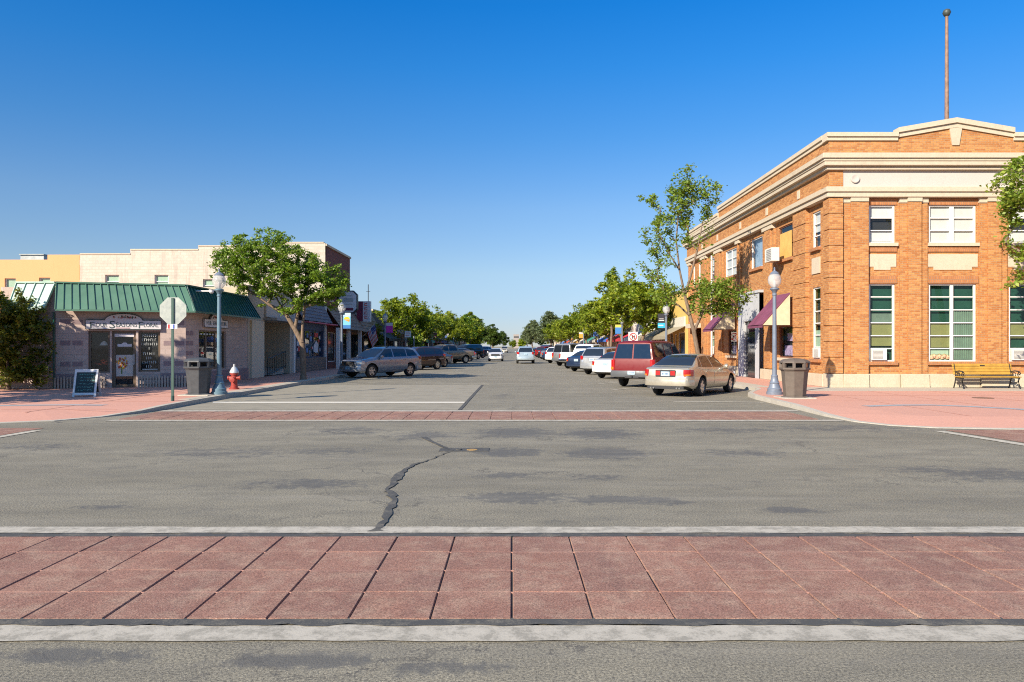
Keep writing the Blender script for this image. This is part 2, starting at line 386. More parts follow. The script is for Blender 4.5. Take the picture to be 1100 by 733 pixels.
pts = [(404,572),(412,562),(418,548),(424,538),(421,530),(416,527),(424,518),(433,507),(446,499),(458,496),(472,490),(487,485)]
prev = None; wd = [.09,.05,.07,.05,.10,.045,.08,.09,.06,.03,.02,.03]
pp, ww = [], []
for (a, b), (c, d), w0, w1 in zip(pts, pts[1:], wd, wd[1:]):
    for k in range(5): q = k/5; pp.append((a+(c-a)*q+rnd.uniform(-1.6,1.6), b+(d-b)*q)); ww.append((w0+(w1-w0)*q)*rnd.uniform(.35,.95))
pts, wd = pp, ww
for (px, py), w in zip(pts, wd):
    gx, gy = GP(px, py); q = ((gx-w, gy, .010), (gx+w*.8, gy+.02, .010))
    if prev: m.quad(prev[0], prev[1], q[1], q[0])
    prev = q
prev = None
for px, py, w in ((487,484.5,.03),(474,479.5,.05),(464,475,.05),(456,470.5,.09),(453,470,.02)):
    gx, gy = GP(px, py); q = ((gx-w*.4, gy-w, .010), (gx+w*.4, gy+w, .010))
    if prev: m.quad(prev[0], prev[1], q[1], q[0])
    prev = q
struct(m, 'sealed_crack', SEAM)
gx, gy = GP(506, 483.5); m = MB(); m.box(gx-.52, gx+.30, gy-.22, gy+.22, .001, .006, 0); m.lathe([(.09,.004),(.09,.010),(.08,.012)], 14, (gx+.02,gy-.03,0), 1); m.lathe([(.05,.004),(.05,.02),(.04,.022)], 10, (gx-.2,gy-.03,0), 0)
struct(m, 'valve_cover', [SEAM, mat('rusty_iron', (.36,.22,.07), .8, var=.3, scale=20)])
# lines and pavers of the side crosswalks over the cross street
m = MB()
m.quad((-9.98,7.0,.009),(-9.78,7.0,.009),(-9.55,15.4,.009),(-9.75,15.4,.009)); m.quad((9.6,7.0,.009),(9.85,7.0,.009),(8.72,15.3,.009),(8.5,15.3,.009))
struct(m, 'side_crosswalk_line', LINE2)
m = MB(); m.quad((-13,7,.005),(-10.05,7,.005),(-9.8,15.9,.005),(-13,15.9,.005)); m.quad((9.95,7,.005),(13,7,.005),(13,15.6,.005),(8.85,15.5,.005)); struct(m, 'side_crosswalk', SLAB)
# parking stall lines
m = MB()
for k in range(22):
    y = 29.6 + k*4.7; a = R(35)
    for sx, x0, L in ((1, 3.9, 5.2), (-1, -4.6, 5.0)):
        dx, dy = math.sin(a)*sx, math.cos(a)
        if sx < 0: dy = -dy
        xs, ys = x0, y + (4 if sx < 0 else 0); nx, ny = -dy*.06, dx*.06
        if sx < 0 and ys < 38: continue
        m.quad((xs-nx,ys-ny,.009),(xs+nx,ys+ny,.009),(xs+dx*L+nx,ys+dy*L+ny,.009),(xs+dx*L-nx,ys+dy*L-ny,.009))
m.quad((5.0,23.4,.009),(7.7,23.0,.009),(7.7,23.25,.009),(5.0,23.6,.009))
struct(m, 'stall_line', LINE2)

# pavements: outer edge polyline (kerb) + flat slab; corner ramps drop to the road
def pavement(edge, inner_x, name, side):
    """edge: list of (x, y, top height) from the far end to the corner and away along the cross street"""
    m = MB(); k = MB(); kw = .16
    P = [Vector((e[0], e[1])) for e in edge]; N = []
    for i in range(len(P)):
        d = (P[min(i+1,len(P)-1)] - P[max(i-1,0)]).normalized(); n = Vector((-d.y, d.x)) * (1 if side > 0 else -1)
        N.append(n)
    for i in range(len(P)-1):
        a, b = P[i], P[i+1]; a1, b1 = a+N[i]*kw, b+N[i+1]*kw; ha, hb = edge[i][2], edge[i+1][2]
        k.hexa([(a.x,a.y,-.02),(b.x,b.y,-.02),(b1.x,b1.y,-.02),(a1.x,a1.y,-.02),(a.x,a.y,ha),(b.x,b.y,hb),(b1.x,b1.y,hb+.004),(a1.x,a1.y,ha+.004)])
        a2, b2 = a+N[i]*1.5, b+N[i+1]*1.5
        m.quad((a1.x,a1.y,ha),(b1.x,b1.y,hb),(b2.x,b2.y,.13),(a2.x,a2.y,.13))
    inner = [P[i]+N[i]*1.5 for i in range(len(P))]
    m.poly([(q.x,q.y,.13) for q in inner] + [(inner_x*side, inner[-1].y, .13), (inner_x*side, inner[0].y, .13)])
    struct(m, name, PINK); struct(k, 'kerb', KERBC)
pavement([(9.3,420,.13),(9.3,29.0,.13),(9.1,28.2,.13),(8.5,27.0,.13),(8.05,25.9,.13),(7.85,24.5,.13),(7.75,21.0,.12),(7.65,18.6,.06),(7.75,17.2,.02),(8.15,16.4,.012),(8.9,15.9,.012),(10.3,15.65,.012),(12.5,15.6,.03),(14.5,15.6,.12),(60,15.6,.13)][::1], 60, 'pavement_right', 1)
pavement([(-9.4,420,.13),(-9.4,23.0,.13),(-9.4,20.6,.12),(-9.5,19.4,.07),(-9.9,18.3,.02),(-10.5,17.4,.012),(-11.6,16.8,.012),(-13.2,16.5,.012),(-15.5,16.4,.05),(-17.5,16.4,.13),(-60,16.4,.13)], 60, 'pavement_left', -1)
# grey inlay bands and the pale strip along the brick building
BANDM = stone_mat('grey_concrete_band', (.33,.35,.37), .1, .2, (.25,.25,.25), 1, .1)
def ribbon(pts, w, z, name, mt):
    m = MB(); pr = None
    for i, p in enumerate(pts):
        d = (Vector(pts[min(i+1,len(pts)-1)])-Vector(pts[max(i-1,0)])).normalized(); n = Vector((-d.y,d.x))*w/2
        q = ((p[0]-n.x,p[1]-n.y,z),(p[0]+n.x,p[1]+n.y,z))
        if pr: m.quad(pr[0], pr[1], q[1], q[0])
        pr = q
    struct(m, name, mt)
ribbon([(9.35,20.05),(9.9,20.25),(10.5,20.42),(11.3,20.45),(12.0,20.0),(12.7,19.2),(13.2,18.2)], .34, .136, 'pavement_band', BANDM)
ribbon([(-10.95,20.4),(-12,20.5),(-13.5,20.3),(-15,19.9),(-16.5,19.6)], .34, .136, 'pavement_band', BANDM)
m = MB(); m.box(10.6, 45, 26.9, 29.2, .131, .137); m.box(9.47, 10.1, 29.5, 60, .131, .137); struct(m, 'pavement_strip', TAN)
m = MB(); m.box(-9.9, -9.57, 22.5, 60, .131, .137); struct(m, 'pavement_strip', TAN)
# dark joints between the pink slabs
m = MB()
for y in (19.0, 21.8, 24.0, 26.0, 28.6, 31, 33.5, 36, 38.5, 41, 43.5, 46): m.box(-12.8, -9.9, y, y+.02, .131, .1345)
for x in (-15.5, -13.6, -11.7): m.box(x, x+.02, 18.2, 28.4, .131, .1345)
for x in (10.4, 12.6, 14.8, 17., 19.2, 21.4): m.box(x, x+.02, 17.2, 26.9, .131, .1345)
for y in (22.0, 24.4): m.box(9.3, 24, y, y+.02, .131, .1345)
struct(m, 'pavement_joint', mat('slab_joint', (.33,.15,.11), .9))
m = MB(); m.lathe([(.3,.131),(.3,.139)], 18, (14.4,23.2,0)); struct(m, 'access_cover', mat('brown_iron', (.16,.09,.06), .7, var=.3, scale=15))
# ------------------------------------------------------------------ two-storey orange brick corner building
def brick_building():
    ox, oy = 12.15, 29.1; X2, Y2 = 21.77, 52.7; rec = .17
    o = (ox, oy, .13); b = thing('brick_building', o, 'two-storey orange brick corner building with cream cornices and stone base', 'building')
    FF = Fr((ox,oy), (1,0), (0,-1)); FS = Fr((ox,oy), (0,1), (-1,0))
    U = lambda px: (px-CX)*oy/F - ox
    bl = mat('blind_white', (.62,.62,.58), .8, var=.06); bt = mat('blind_tan', (.36,.27,.13), .8, var=.1); bg = mat('blind_grey', (.22,.23,.22), .8)
    bricksill = brick_mat('sill_brick', (.42,.16,.055), (.52,.22,.085), (.30,.2,.13), .075, .13)
    # front openings (u0,u1,v0,v1)
    fo_up = [(1.62,2.62,5.70,7.16),(3.93,5.75,5.70,7.16),(7.02,8.02,5.70,7.16)]
    fo_lo = [(1.62,2.62,1.13,4.12),(3.93,5.75,1.13,4.12),(7.02,8.02,1.13,4.12)]
    so_up = [(1.2,2.0,5.70,7.16),(4.15,5.95,5.65,7.16),(8.2,10.0,5.65,7.16),(12.4,14.7,5.65,7.16),(17.1,18.0,5.70,7.16),(20.4,21.0,5.7,7.16),(22.0,22.5,5.7,7.16)]
    so_lo = [(1.2,2.0,1.2,4.1),(4.1,5.9,1.2,2.62),(8.0,11.45,.13,4.3),(12.3,14.1,1.2,2.62),(17.1,18.0,1.2,4.1),(20.2,22.4,.13,2.9)]
    m = MB(); W, D = X2-ox, Y2-oy
    FF.wall(m, rec, W, .13, 9.6, fo_up+fo_lo, -rec, .2); FS.wall(m, rec, D, .13, 9.6, so_up+so_lo, -rec, .2)
    m.quad((X2,oy+rec,.13),(X2,Y2,.13),(X2,Y2,9.6),(X2,oy+rec,9.6)); m.quad((ox+rec,Y2,.13),(X2,Y2,.13),(X2,Y2,9.6),(ox+rec,Y2,9.6))
    FF.box(m, .553, W, 9.09, 9.6, -rec, 0); FS.box(m, .553, D, 9.09, 9.6, -rec, 0); FS.box(m, .553, D, 7.82, 8.46, -rec, 0)
    m.build('wall', ORANGE, b, o)
    m = MB(); m.quad((ox+.3,oy+.3,9.0),(X2-.1,oy+.3,9.0),(X2-.1,Y2-.1,9.0),(ox+.3,Y2-.1,9.0)); m.build('roof', mat('roof_felt',(.12,.11,.10),.9), b, o)
    m = MB(); m.box(ox+1.2, X2-.5, oy+2.5, Y2-.5, .14, 8.9); m.build('interior', DARKB, b, o)
    # corner pier with recessed quoin joints
    m = MB(); FF.box(m, .03, .55, .66, 7.42, -.55, -.03)
    n = 11; h = (7.42-.66)/n
    for i in range(n): FF.box(m, 0, .55, .66+i*h+.025, .66+(i+1)*h-.025, -.55, 0)
    FF.box(m, 0, .55, 7.82, 8.46, -.55, 0); FF.box(m, 0, .55, 9.09, 9.6, -.55, 0)
    m.build('corner_pier', ORANGE, b, o)
    m = MB()                                       # second quoined pier on the street side
    for i in range(n): FS.box(m, 2.35, 3.75, .66+i*h+.025, .66+(i+1)*h-.025, -rec, 0)
    FS.box(m, 2.38, 3.72, .66, 7.42, -rec, -.03); m.build('side_pier', ORANGE, b, o)
    for u0, u1 in ((.56,1.53),(2.77,3.84),(5.84,6.91),(8.10,9.0)):
        m = MB(); a = (u1-u0)*.26
        FF.box(m, u0, u1, .66, 7.24, -rec, -.085)
        if u0 > 2: FF.box(m, u0+a, u1-a, .66, 7.24, -.085, 0)
        else: FF.box(m, u0+.3, u1, .66, 7.24, -.085, 0)
        m.build('pilaster', ORANGE, b, o)
        m = MB(); FF.box(m, u0-.02, u1+.02, 7.24, 7.425, -rec, -.05)
        aa = a if u0 > 2 else .3
        FF.box(m, u0+(aa-.02 if u0 > 2 else .28), u1-(aa-.02 if u0 > 2 else 0), 7.27, 7.424, -.049, .03)
        m.build('capital', CREAM, b, o)
    for u0, u1 in ((6.35,7.75),(11.52,12.2),(15.1,16.6),(18.5,19.9),(22.7,23.5)):
        m = MB(); FS.box(m, u0, u1, .66, 7.24, -rec, -.07); FS.box(m, u0+.3, u1-.3, .66, 7.24, -.07, 0); m.build('pilaster', ORANGE, b, o)
        m = MB(); FS.box(m, u0-.02, u1+.02, 7.24, 7.425, -rec, .03); m.build('capital', CREAM, b, o)
    # bands and cornices, front owns the corner
    def band(name, v0, v1, p, mt, inner=-.35):
        m = MB(); FF.box(m, -p, W, v0, v1, inner, p); FS.box(m, -inner, D+p, v0, v1, inner, p); m.build(name, mt, b, o, bevel=.015)
    band('string_course', 7.43, 7.62, .07, CREAM); band('string_course', 7.622, 7.82, .13, CREAM)
    m = MB(); FF.box(m, .553, W, 7.822, 8.458, -.3, -.02); m.build('frieze', WHITEF, b, o)
    m = MB(); m.lathe([(.17,0),(.17,.03),(.12,.035),(.1,.025)], 20, (ox+1.0, oy-.012, 8.15), 0, 'y')
    for i in range(len(m.v)): x, y, z = m.v[i]; m.v[i] = (x, 2*(oy-.012)-y, z)
    m.build('medallion', WHITEF, b, o, smooth=40)
    band('cornice', 8.46, 8.60, .12, CREAM); band('cornice', 8.602, 8.76, .25, CREAM); band('cornice', 8.762, 8.86, .28, CREAM); band('cornice', 8.862, 9.06, .34, CREAM)
    for u in (2.9, 6.9, 11.1, 15.6, 19.2): m = MB(); FS.box(m, u, u+.28, 7.95, 8.3, -.02, .03); m.build('stone_block', CREAM, b, o)
    # parapet coping: side (with a step down), front with a shallow gable
    gl, gr, gc = 14.78-ox, 19.22-ox, 17.0-ox
    m = MB(); FF.box(m, -.1, gl, 9.6, 9.74, -.4, .06); FF.box(m, -.1, gl, 9.742, 9.9, -.4, .12); FF.box(m, gr, W, 9.6, 9.74, -.4, .06); FF.box(m, gr, W, 9.742, 9.9, -.4, .12)
    FS.box(m, .4, 15.5, 9.6, 9.74, -.35, .06); FS.box(m, .4, 15.5, 9.742, 9.9, -.35, .12); FS.box(m, 15.5, D, 9.25, 9.39, -.35, .062); FS.box(m, 15.5, D, 9.392, 9.55, -.35, .122)
    for s0, s1 in ((gl, gc), (gr, gc)):
        for za, zb, p in ((-.36,-.19,.06),(-.188,0,.13)):
            m.prism([FF.P(s0,10.08+za,p),FF.P(s1,10.46+za,p),FF.P(s1,10.46+zb,p),FF.P(s0,10.08+zb,p)], (0,.45,0))
    m.build('coping', CREAM, b, o)
    m = MB(); m.prism([FF.P(gl,9.6,0),FF.P(gr,9.6,0),FF.P(gr,9.72,0),FF.P(gc,10.10,0),FF.P(gl,9.72,0)], (0,.38,0)); m.build('gable', ORANGE, b, o)
    m = MB(); m.prism([FF.P(gc-.13,9.42,.05),FF.P(gc+.13,9.42,.05),FF.P(gc+.24,10.08,.05),FF.P(gc,10.12,.05),FF.P(gc-.24,10.08,.05)], (0,.1,0)); m.build('keystone', CREAM, b, o)
    # stone base in blocks with joints
    for u0, u1 in ((-.02,.55),(.56,1.53),(1.56,2.74),(2.77,3.84),(3.87,5.81),(5.84,6.91),(6.94,8.07),(8.10,W)):
        m = MB(); pr = .06 if (u1-u0) < 1.15 and abs(u0-1.56) > .01 and abs(u0-6.94) > .01 else .0
        FF.box(m, u0, u1, .13, .655, -.5, pr)
        if pr: FF.box(m, u0, u1, .13, .24, pr, pr+.03)
        m.build('base_block', BASE_ST, b, o, bevel=.012)
    for u0, u1 in ((.502,3.3),(3.33,6.1),(6.13,7.97),(11.5,13.0),(13.03,15.6),(15.63,18.4),(18.43,20.15),(22.45,D)): m = MB(); FS.box(m, u0, u1, .13, .62, -.5, .04); m.build('base_block', BASE_ST, b, o, bevel=.012)
    # spandrel panels
    for u0, u1 in ((1.58,2.66),(3.88,5.8),(6.98,8.06)):
        m = MB(); FF.box(m, u0, u1, 4.78, 5.27, -rec-.05, -rec+.03); FF.box(m, u0+.22, u1-.22, 4.66, 4.78, -rec-.05, -rec+.03); m.build('spandrel_panel', CREAM, b, o)
        m = MB(); FF.box(m, u0-.02, u1+.02, 4.135, 4.42, -rec-.05, -rec+.04); m.build('lintel', bricksill, b, o)
        m = MB(); FF.box(m, u0-.02, u1+.02, 5.36, 5.54, -rec-.05, -rec+.05); m.build('sill_course', bricksill, b, o)
        m = MB(); FF.box(m, u0-.02, u1+.02, 7.17, 7.42, -rec-.05, -rec+.03); m.build('lintel', bricksill, b, o)
    m = MB(); FS.box(m, 1.2, 2.0, 4.65, 5.3, -rec-.05, -rec+.04); m.build('spandrel_panel', CREAM, b, o)
    m = MB(); FS.box(m, 17.1, 18.0, 4.65, 5.3, -rec-.05, -rec+.04); m.build('spandrel_panel', CREAM, b, o)
    ac = mat('ac_white', (.66,.64,.58), .5, var=.08); acg = mat('ac_grille', (.30,.29,.27), .6, var=.2, scale=30)
    def aircon(par, fr, u0, u1, v0, v1, w):
        m = MB(); fr.box(m, u0, u1, v0, v1, w-.35, w, 0); fr.box(m, u0+.05, u0+(u1-u0)*.74, v0+.05, v1-.05, w, w+.012, 1)
        for k in range(7):
            v = v0+.07+(v1-v0-.14)*k/6; fr.box(m, u0+.06, u0+(u1-u0)*.73, v-.008, v+.008, w+.012, w+.024, 0)
        m.build('air_conditioner', [ac, acg], par, o)
    wp = -rec-.06
    for i, q in enumerate(fo_up):
        c = 2 if i == 1 else 1
        window(b, FF, *q, o, wp, c, 3, glass=CLEARG, sill=CREAM, sw=-.05, mull=.16, blinds=[(0,1,.68,1,bl),(0,1,.05,.30,bl)] if c == 1 else [(0,.5,.0,1,bl),(.5,1,0,1,bl)])
    for i, q in enumerate(fo_lo):
        c = 2 if i == 1 else 1
        bls = [(0,1,.20,.50,bt),(0,1,.50,.62,bg)] if i == 0 else [(0,.5,.18,.50,bt),(.5,1,.02,.66,bg),(0,.48,.0,.15,bl)] if i == 1 else [(0,1,.3,.5,bt)]
        wo = window(b, FF, *q, o, wp, c, 6, sill=bricksill, sw=-.06, back=mat('teal_room', (.02,.075,.062), .9), mull=.12, blinds=bls)
        if i == 0: aircon(wo, FF, q[0]+.08, q[0]+.66, q[2]+.06, q[2]+.48, wp+.12)
        if i == 2: aircon(wo, FF, q[0]+.1, q[0]+.7, q[2]+.06, q[2]+.48, wp+.12)
        if i == 1:
            m = MB()
            for k in range(9):
                u = 4.9+k*.085; FF.box(m, u, u+.02, q[2]+.1, q[2]+2.0, wp-.066, wp-.05)
            m.build('vertical_blind', mat('slat_grey',(.30,.36,.32),.8), wo, o)
            m = MB()
            for k in range(7): m.lathe([(.01,0),(.09,.04),(.11,.12),(.05,.2),(.01,.21)], 8, (ox+4.1+k*.1, oy-wp+.085, q[2]+.06+.03*(k%2)))
            m.build('ornaments', mat('ornament_mix',(.55,.33,.2),.6,var=.6,scale=9), wo, o, smooth=40)
    sky = mat('blue_backing', (.30,.42,.55), .35, var=.2); board = mat('plywood', (.60,.36,.10), .8, var=.12)  # flat blue backing for one upper side window; plywood for another
    for i, q in enumerate(so_up):
        if i == 1:
            wo = window(b, FS, *q, o, wp, 1, 1, sill=bricksill, sw=-.04, fm=mat('brown_frame',(.18,.07,.04),.6))
            m = MB(); FS.box(m, q[0]+.3, q[1]-.07, q[2]+.05, q[3]-.3, wp+.004, wp+.03); m.build('plywood_sheet', board, wo, o)
            aircon(wo, FS, q[0]+.75, q[0]+1.65, q[2]-.1, q[2]+.5, wp+.75)
        else: window(b, FS, *q, o, wp, 2 if i == 3 else 1, 3 if i in (0,3,4) else 1, sill=bricksill, sw=-.04, back=sky if i == 2 else None, glass=CLEARG, blinds=[(0,1,.45,1,bl)] if i in (0,4) else [(0,1,0,1,bl)] if i == 3 else [])
    brownf = mat('brown_frame', (.18,.07,.04), .6)
    for i, q in enumerate(so_lo):
        if i in (0, 4):
            wo = window(b, FS, *q, o, wp, 1, 6, sill=bricksill, sw=-.04, blinds=[(0,1,.15,.4,bl)]); aircon(wo, FS, q[0]+.1, q[0]+.7, q[2]+.06, q[2]+.45, wp+.1)
        elif i in (1, 3):
            wo = window(b, FS, *q, o, wp, 1, 1, sill=CREAM, sw=-.02, glass=CLEARG, fm=brownf)
            m = MB(); FS.box(m, q[0]+.5, q[0]+1.1, q[2]+.75, q[2]+1.1, wp-.1, wp-.08); FS.box(m, q[0]+.2, q[1]-.3, q[2]+.1, q[2]+.55, wp-.12, wp-.1); m.build('poster', mat('poster_lilac',(.45,.36,.55),.7,var=.5,scale=6), wo, o)
            # awning: purple canvas over cream side cheeks
            a0, a1 = q[0]-.12, q[1]+.12; P = FS.P; v0, v1 = 2.66, 4.05
            m = MB(); m.shell([[P(a0,v1,.02),P(a1,v1,.02)],[P(a0,v0,1.25),P(a1,v0,1.25)]], [[P(a0,v1-.03,.02),P(a1,v1-.03,.02)],[P(a0,v0-.03,1.25),P(a1,v0-.03,1.25)]])
            m.prism([P(a0,v0,1.25),P(a1,v0,1.25),P(a1,v0-.13,1.25),P(a0,v0-.13,1.25)], (.02,0,0))
            aw = m.build('awning', mat('purple_canvas', (.17,.045,.09), .85, var=.25, scale=2.5), b, o)
            for a in (a0+.02, a1-.04): m = MB(); m.prism([P(a,v1-.04,.02),P(a,v0-.02,1.2),P(a,v0-.02,.02)], (0,.02,0)); m.build('awning_cheek', mat('cream_canvas', (.58,.48,.32), .85), aw, o)
    # pale stone door surround
    q = so_lo[2]; st = stone_mat('grey_surround', (.46,.47,.48), .12, .3, (.3,.3,.32), 1.4, .2)
    m = MB(); FS.wall(m, q[0], q[1], .13, 4.35, [(q[0]+.65,q[1]-.95,.13,3.0)], .06, .4); FS.box(m, q[0]-.05, q[1]+.05, 4.35, 4.48, -rec, .12)
    ds = m.build('door_surround', st, b, o)
    m = MB(); FS.box(m, q[0]+.7, q[1]-1.0, .14, 2.3, -.10, -.05); FS.box(m, q[0]+.65, q[1]-.95, 2.3, 2.36, -.10, -.02); FS.box(m, q[0]+.65, q[1]-.95, 2.37, 2.98, -.11, -.08); d = m.build('door', DGLASS, ds, o)
    m = MB(); FS.box(m, q[0]+1.6, q[0]+1.9, 1.0, 1.9, -.27, -.255); m.build('notice', WHITEP, ds, o)
    q = so_lo[5]; m = MB(); FS.box(m, q[0], q[0]+1.0, .14, 2.5, -.75, -.7, 0); FS.box(m, q[0]+1.05, q[1], .14, 2.5, -.75, -.7, 1); FS.box(m, q[0], q[1], 2.5, 2.9, -.75, -.7, 2); m.build('entrance_door', [mat('green_door',(.14,.24,.15),.6), DARKB, brownf], b, o)
    m = MB(); FS.box(m, q[0]-.1, q[1]+.1, 2.92, 3.2, -.1, .35); m.build('door_hood', CREAM, b, o)
    m = MB(); m.tube([FS.P(16.85,.15,.06),FS.P(16.85,7.2,.06)], .05); m.build('downpipe', WHITEP, b, o, smooth=40)
    return b
brick_building()
# flagpole on the roof behind the gable
def pole_z(): return 31.0
fx = (1017-CX)*31.0/F
fp = thing('flagpole', (fx, 31.0, 9.0), 'tall rusty brown flagpole rising from the brick building roof', 'flagpole')
m = MB(); top = (HY-17)*31/F+CAMZ; m.tube([(fx,31,9.0),(fx,31,10.6),(fx,31,12.5),(fx,31,top)], [.10,.085,.075,.06], 10); m.build('pole', mat('rusty_pole', (.24,.145,.10), .7, var=.35, scale=5), fp, fp.location, smooth=40)
m = MB(); m.lathe([(.03,-.17),(.11,-.12),(.16,0),(.12,.11),(.02,.16)], 12, (fx,31,top+.12)); m.build('finial', mat('dark_finial',(.05,.06,.05),.5), fp, fp.location, smooth=60)
# ------------------------------------------------------------------ flower shop and its neighbours on the left
BLOCKM = brick_mat('shop_block', (.50,.385,.33), (.58,.46,.40), (.43,.34,.29), .40, .20, .010, .25, .35, bstr=.25)
DKBLK = stone_mat('dark_block', (.29,.21,.21), .15, .3, (.15,.12,.12))
GREENR = mat('green_metal', (.085,.185,.125), .38, 0, var=.12, scale=1.5, spec=.6); GREENL = mat('green_metal_sunlit', (.36,.50,.42), .35, 0, var=.1, spec=.7); GREEND = mat('dark_green_metal', (.012,.085,.062), .4, var=.15, scale=1.5, spec=.6)
BROWNF = mat('bronze_frame', (.16,.11,.07), .5, var=.15)
SIGNW = mat('sign_white', (.66,.62,.62), .6, var=.05); SIGND = mat('sign_lettering', (.06,.09,.09), .6, var=.1); CHALKW = mat('chalk_white', (.60,.62,.58), .8)
def flower_shop():
    o = (-12.9, 30.0, .13)
    b = thing('flower_shop', o, 'single-storey grey block flower shop with green ribbed metal roof skirt', 'shop')
    A = Vector((-17.2, 28.6)); C = Vector((-12.9, 30.0)); d = (C-A).normalized(); n = Vector((d.y, -d.x)); L = (C-A).length
    FM = Fr(A, d, n); FL = Fr((-24, 28.75), (1,-.02), (-.02,-1)); FS = Fr(C, (0,1), (1,0))
    LL = 6.8
    opM = [(1.09,1.83,.70,2.30),(1.90,2.74,.13,2.30),(2.82,3.60,.72,2.30)]; opS = [(1.25,4.25,.72,2.38)]
    m = MB(); FM.wall(m, 0, L, .13, 3.95, opM, 0, .25); FL.wall(m, 4.7, LL, .13, 3.95, []); FS.wall(m, 0, 7.0, .13, 3.95, opS, 0, .25)
    m.quad((-12.9,37,.13),(-19.3,37,.13),(-19.3,37,3.95),(-12.9,37,3.95)); m.quad((-19.3,28.66,.13),(-19.3,37,.13),(-19.3,37,3.95),(-19.3,28.66,3.95))
    m.build('wall', BLOCKM, b, o)
    m = MB(); m.poly([(-12.95,30.05,3.9),(-12.95,37,3.9),(-19.2,37,3.9),(-19.2,28.8,3.9),(-17.2,28.7,3.9)]); m.build('roof', mat('roof_felt',(.12,.11,.10),.9), b, o)
    m = MB(); m.box(-18.9, -13.6, 31.2, 36.5, .14, 3.7); m.build('interior', DARKB, b, o)
    # scattered darker split-face blocks
    blocks = [(FM, u, u+.34, .95+k*.4) for u in (.15,.56,3.72,4.13) for k in range(6) if (k+int(u*4)) % 2 == 0]
    for fr_, u0, u1, v in blocks+[(FS, .02, .30, .55+k*.4) for k in range(5)]+[(FS, .35, .7, .95+k*.4) for k in range(4)]: m = MB(); fr_.box(m, u0, u1, v, v+.18, -.05, .006); m.build('dark_block', DKBLK, b, o)
    for fr_, u0, u1 in ((FM, .02, 1.05), (FM, 3.64, L), (FS, .05, 6.98)): m = MB(); fr_.box(m, u0, u1, .135, .66, 0, .06); m.build('plinth', DKBLK, b, o)
    # ribbed metal skirt, sloping outwards
    def skirt(fr, u0, u1, e0, e1, step, mt, v0=3.1, v1=4.1, p=.52):
        s = MB(); P = fr.P
        s.prism([P(u0,v1,.02),P(u0-e0,v0,p),P(u0-e0,v0,p-.06),P(u0,v1-.1,-.02)], Vector(P(u1,v1,.02))-Vector(P(u0,v1,.02))) if e0 == e1 == 0 else s.hexa([P(u0,v1-.06,-.06),P(u1,v1-.06,-.06),P(u1+e1,v0,p-.07),P(u0-e0,v0,p-.07),P(u0,v1,0),P(u1,v1,0),P(u1+e1,v0,p),P(u0-e0,v0,p)])
        k = int((u1-u0)/step)
        for i in range(k+1):
            t = i/k; a = u0+(u1-u0)*t; c = (u0-e0)+(u1+e1-u0+e0)*t
            s.hexa([P(c-.015,v0,p-.01),P(c+.015,v0,p-.01),P(a+.015,v1,-.01),P(a-.015,v1,-.01),P(c-.012,v0-.01,p+.045),P(c+.012,v0-.01,p+.045),P(a+.012,v1+.01,.045),P(a-.012,v1+.01,.045)])
        s.hexa([P(u0-e0,v0-.07,p-.05),P(u1+e1,v0-.07,p-.05),P(u1+e1,v0-.07,p+.03),P(u0-e0,v0-.07,p+.03),P(u0-e0,v0,p-.05),P(u1+e1,v0,p-.05),P(u1+e1,v0,p+.03),P(u0-e0,v0,p+.03)])
        s.hexa([P(u0,v1,-.2),P(u1,v1,-.2),P(u1,v1,.06),P(u0,v1,.06),P(u0,v1+.06,-.2),P(u1,v1+.06,-.2),P(u1,v1+.06,.06),P(u0,v1+.06,.06)])
        s.build('roof_skirt', mt, b, o)
    skirt(FM, .02, L-.02, -.08, .42, .24, GREENR); skirt(FL, 5.3, LL-.03, 0.0, -.1, .36, GREENL); skirt(FS, .02, 6.95, .42, .35, .30, GREEND)  # one roof metal in three greens: sun and shade put into the colours
    # shop front
    w = -.12
    win = window(b, FM, *opM[0], o, w, 1, 1, fm=BROWNF, glass=CLEARG, bar=.06)
    m = MB(); FM.box(m, 1.2, 1.75, .75, .92, -.35, -.3, 0); 
    m.build('display_board', SIGNW, win, o)
    m = MB(); 
    for k in range(14): m.lathe([(.01,-.05),(.07,0),(.05,.06),(.01,.08)], 7, FM.P(1.25+rnd.random()*.45, 1.0+rnd.random()*.22, -.33))
    m.build('flower_display', mat('red_flowers',(.45,.08,.04),.7,var=.8,scale=7), win, o, smooth=50)
    m = MB(); m.lathe([(.20,0),(.05,.26),(.03,.27)], 12, FM.P(1.58,1.75,-.38)); m.lathe([(.015,-.75),(.015,0)], 8, FM.P(1.58,1.75,-.38)); m.build('display_lamp', mat('lamp_shade_cloth',(.62,.56,.48),.8), win, o, smooth=40)
    m = MB(); FM.box(m, 1.14, 1.78, 1.32, 1.35, -.42, -.3); 
    for k in range(5): m.lathe([(.03,0),(.055,.07),(.03,.15),(.04,.17)], 8, FM.P(1.19+k*.13,1.35,-.36))
    m.build('display_shelf', mat('ceramics',(.42,.30,.24),.5,var=.6,scale=9), win, o, smooth=40)
    win = window(b, FM, *opM[2], o, w, 1, 1, fm=BROWNF, glass=CLEARG, bar=.06)
    m = MB()
    for i, wd in enumerate((.5,.54,.58,.06,.46,.24,.5,.24)):          # too small to read in the photo: loose pale strokes
        v = 2.08-i*.165-(.05 if i > 3 else 0); u = 3.21-wd/2
        while u < 3.21+wd/2-.02:
            k = rnd.randrange(3); FM.box(m, u, u+.014, v, v+.10, w, w+.006)
            if k: FM.box(m, u+.014, u+.05, v+(.086 if k == 1 else .043), v+(.1 if k == 1 else .057), w, w+.006)
            u += .075
    FM.box(m, 2.95, 3.5, .80, .83, w, w+.004)
    m.build('window_lettering', CHALKW, win, o)
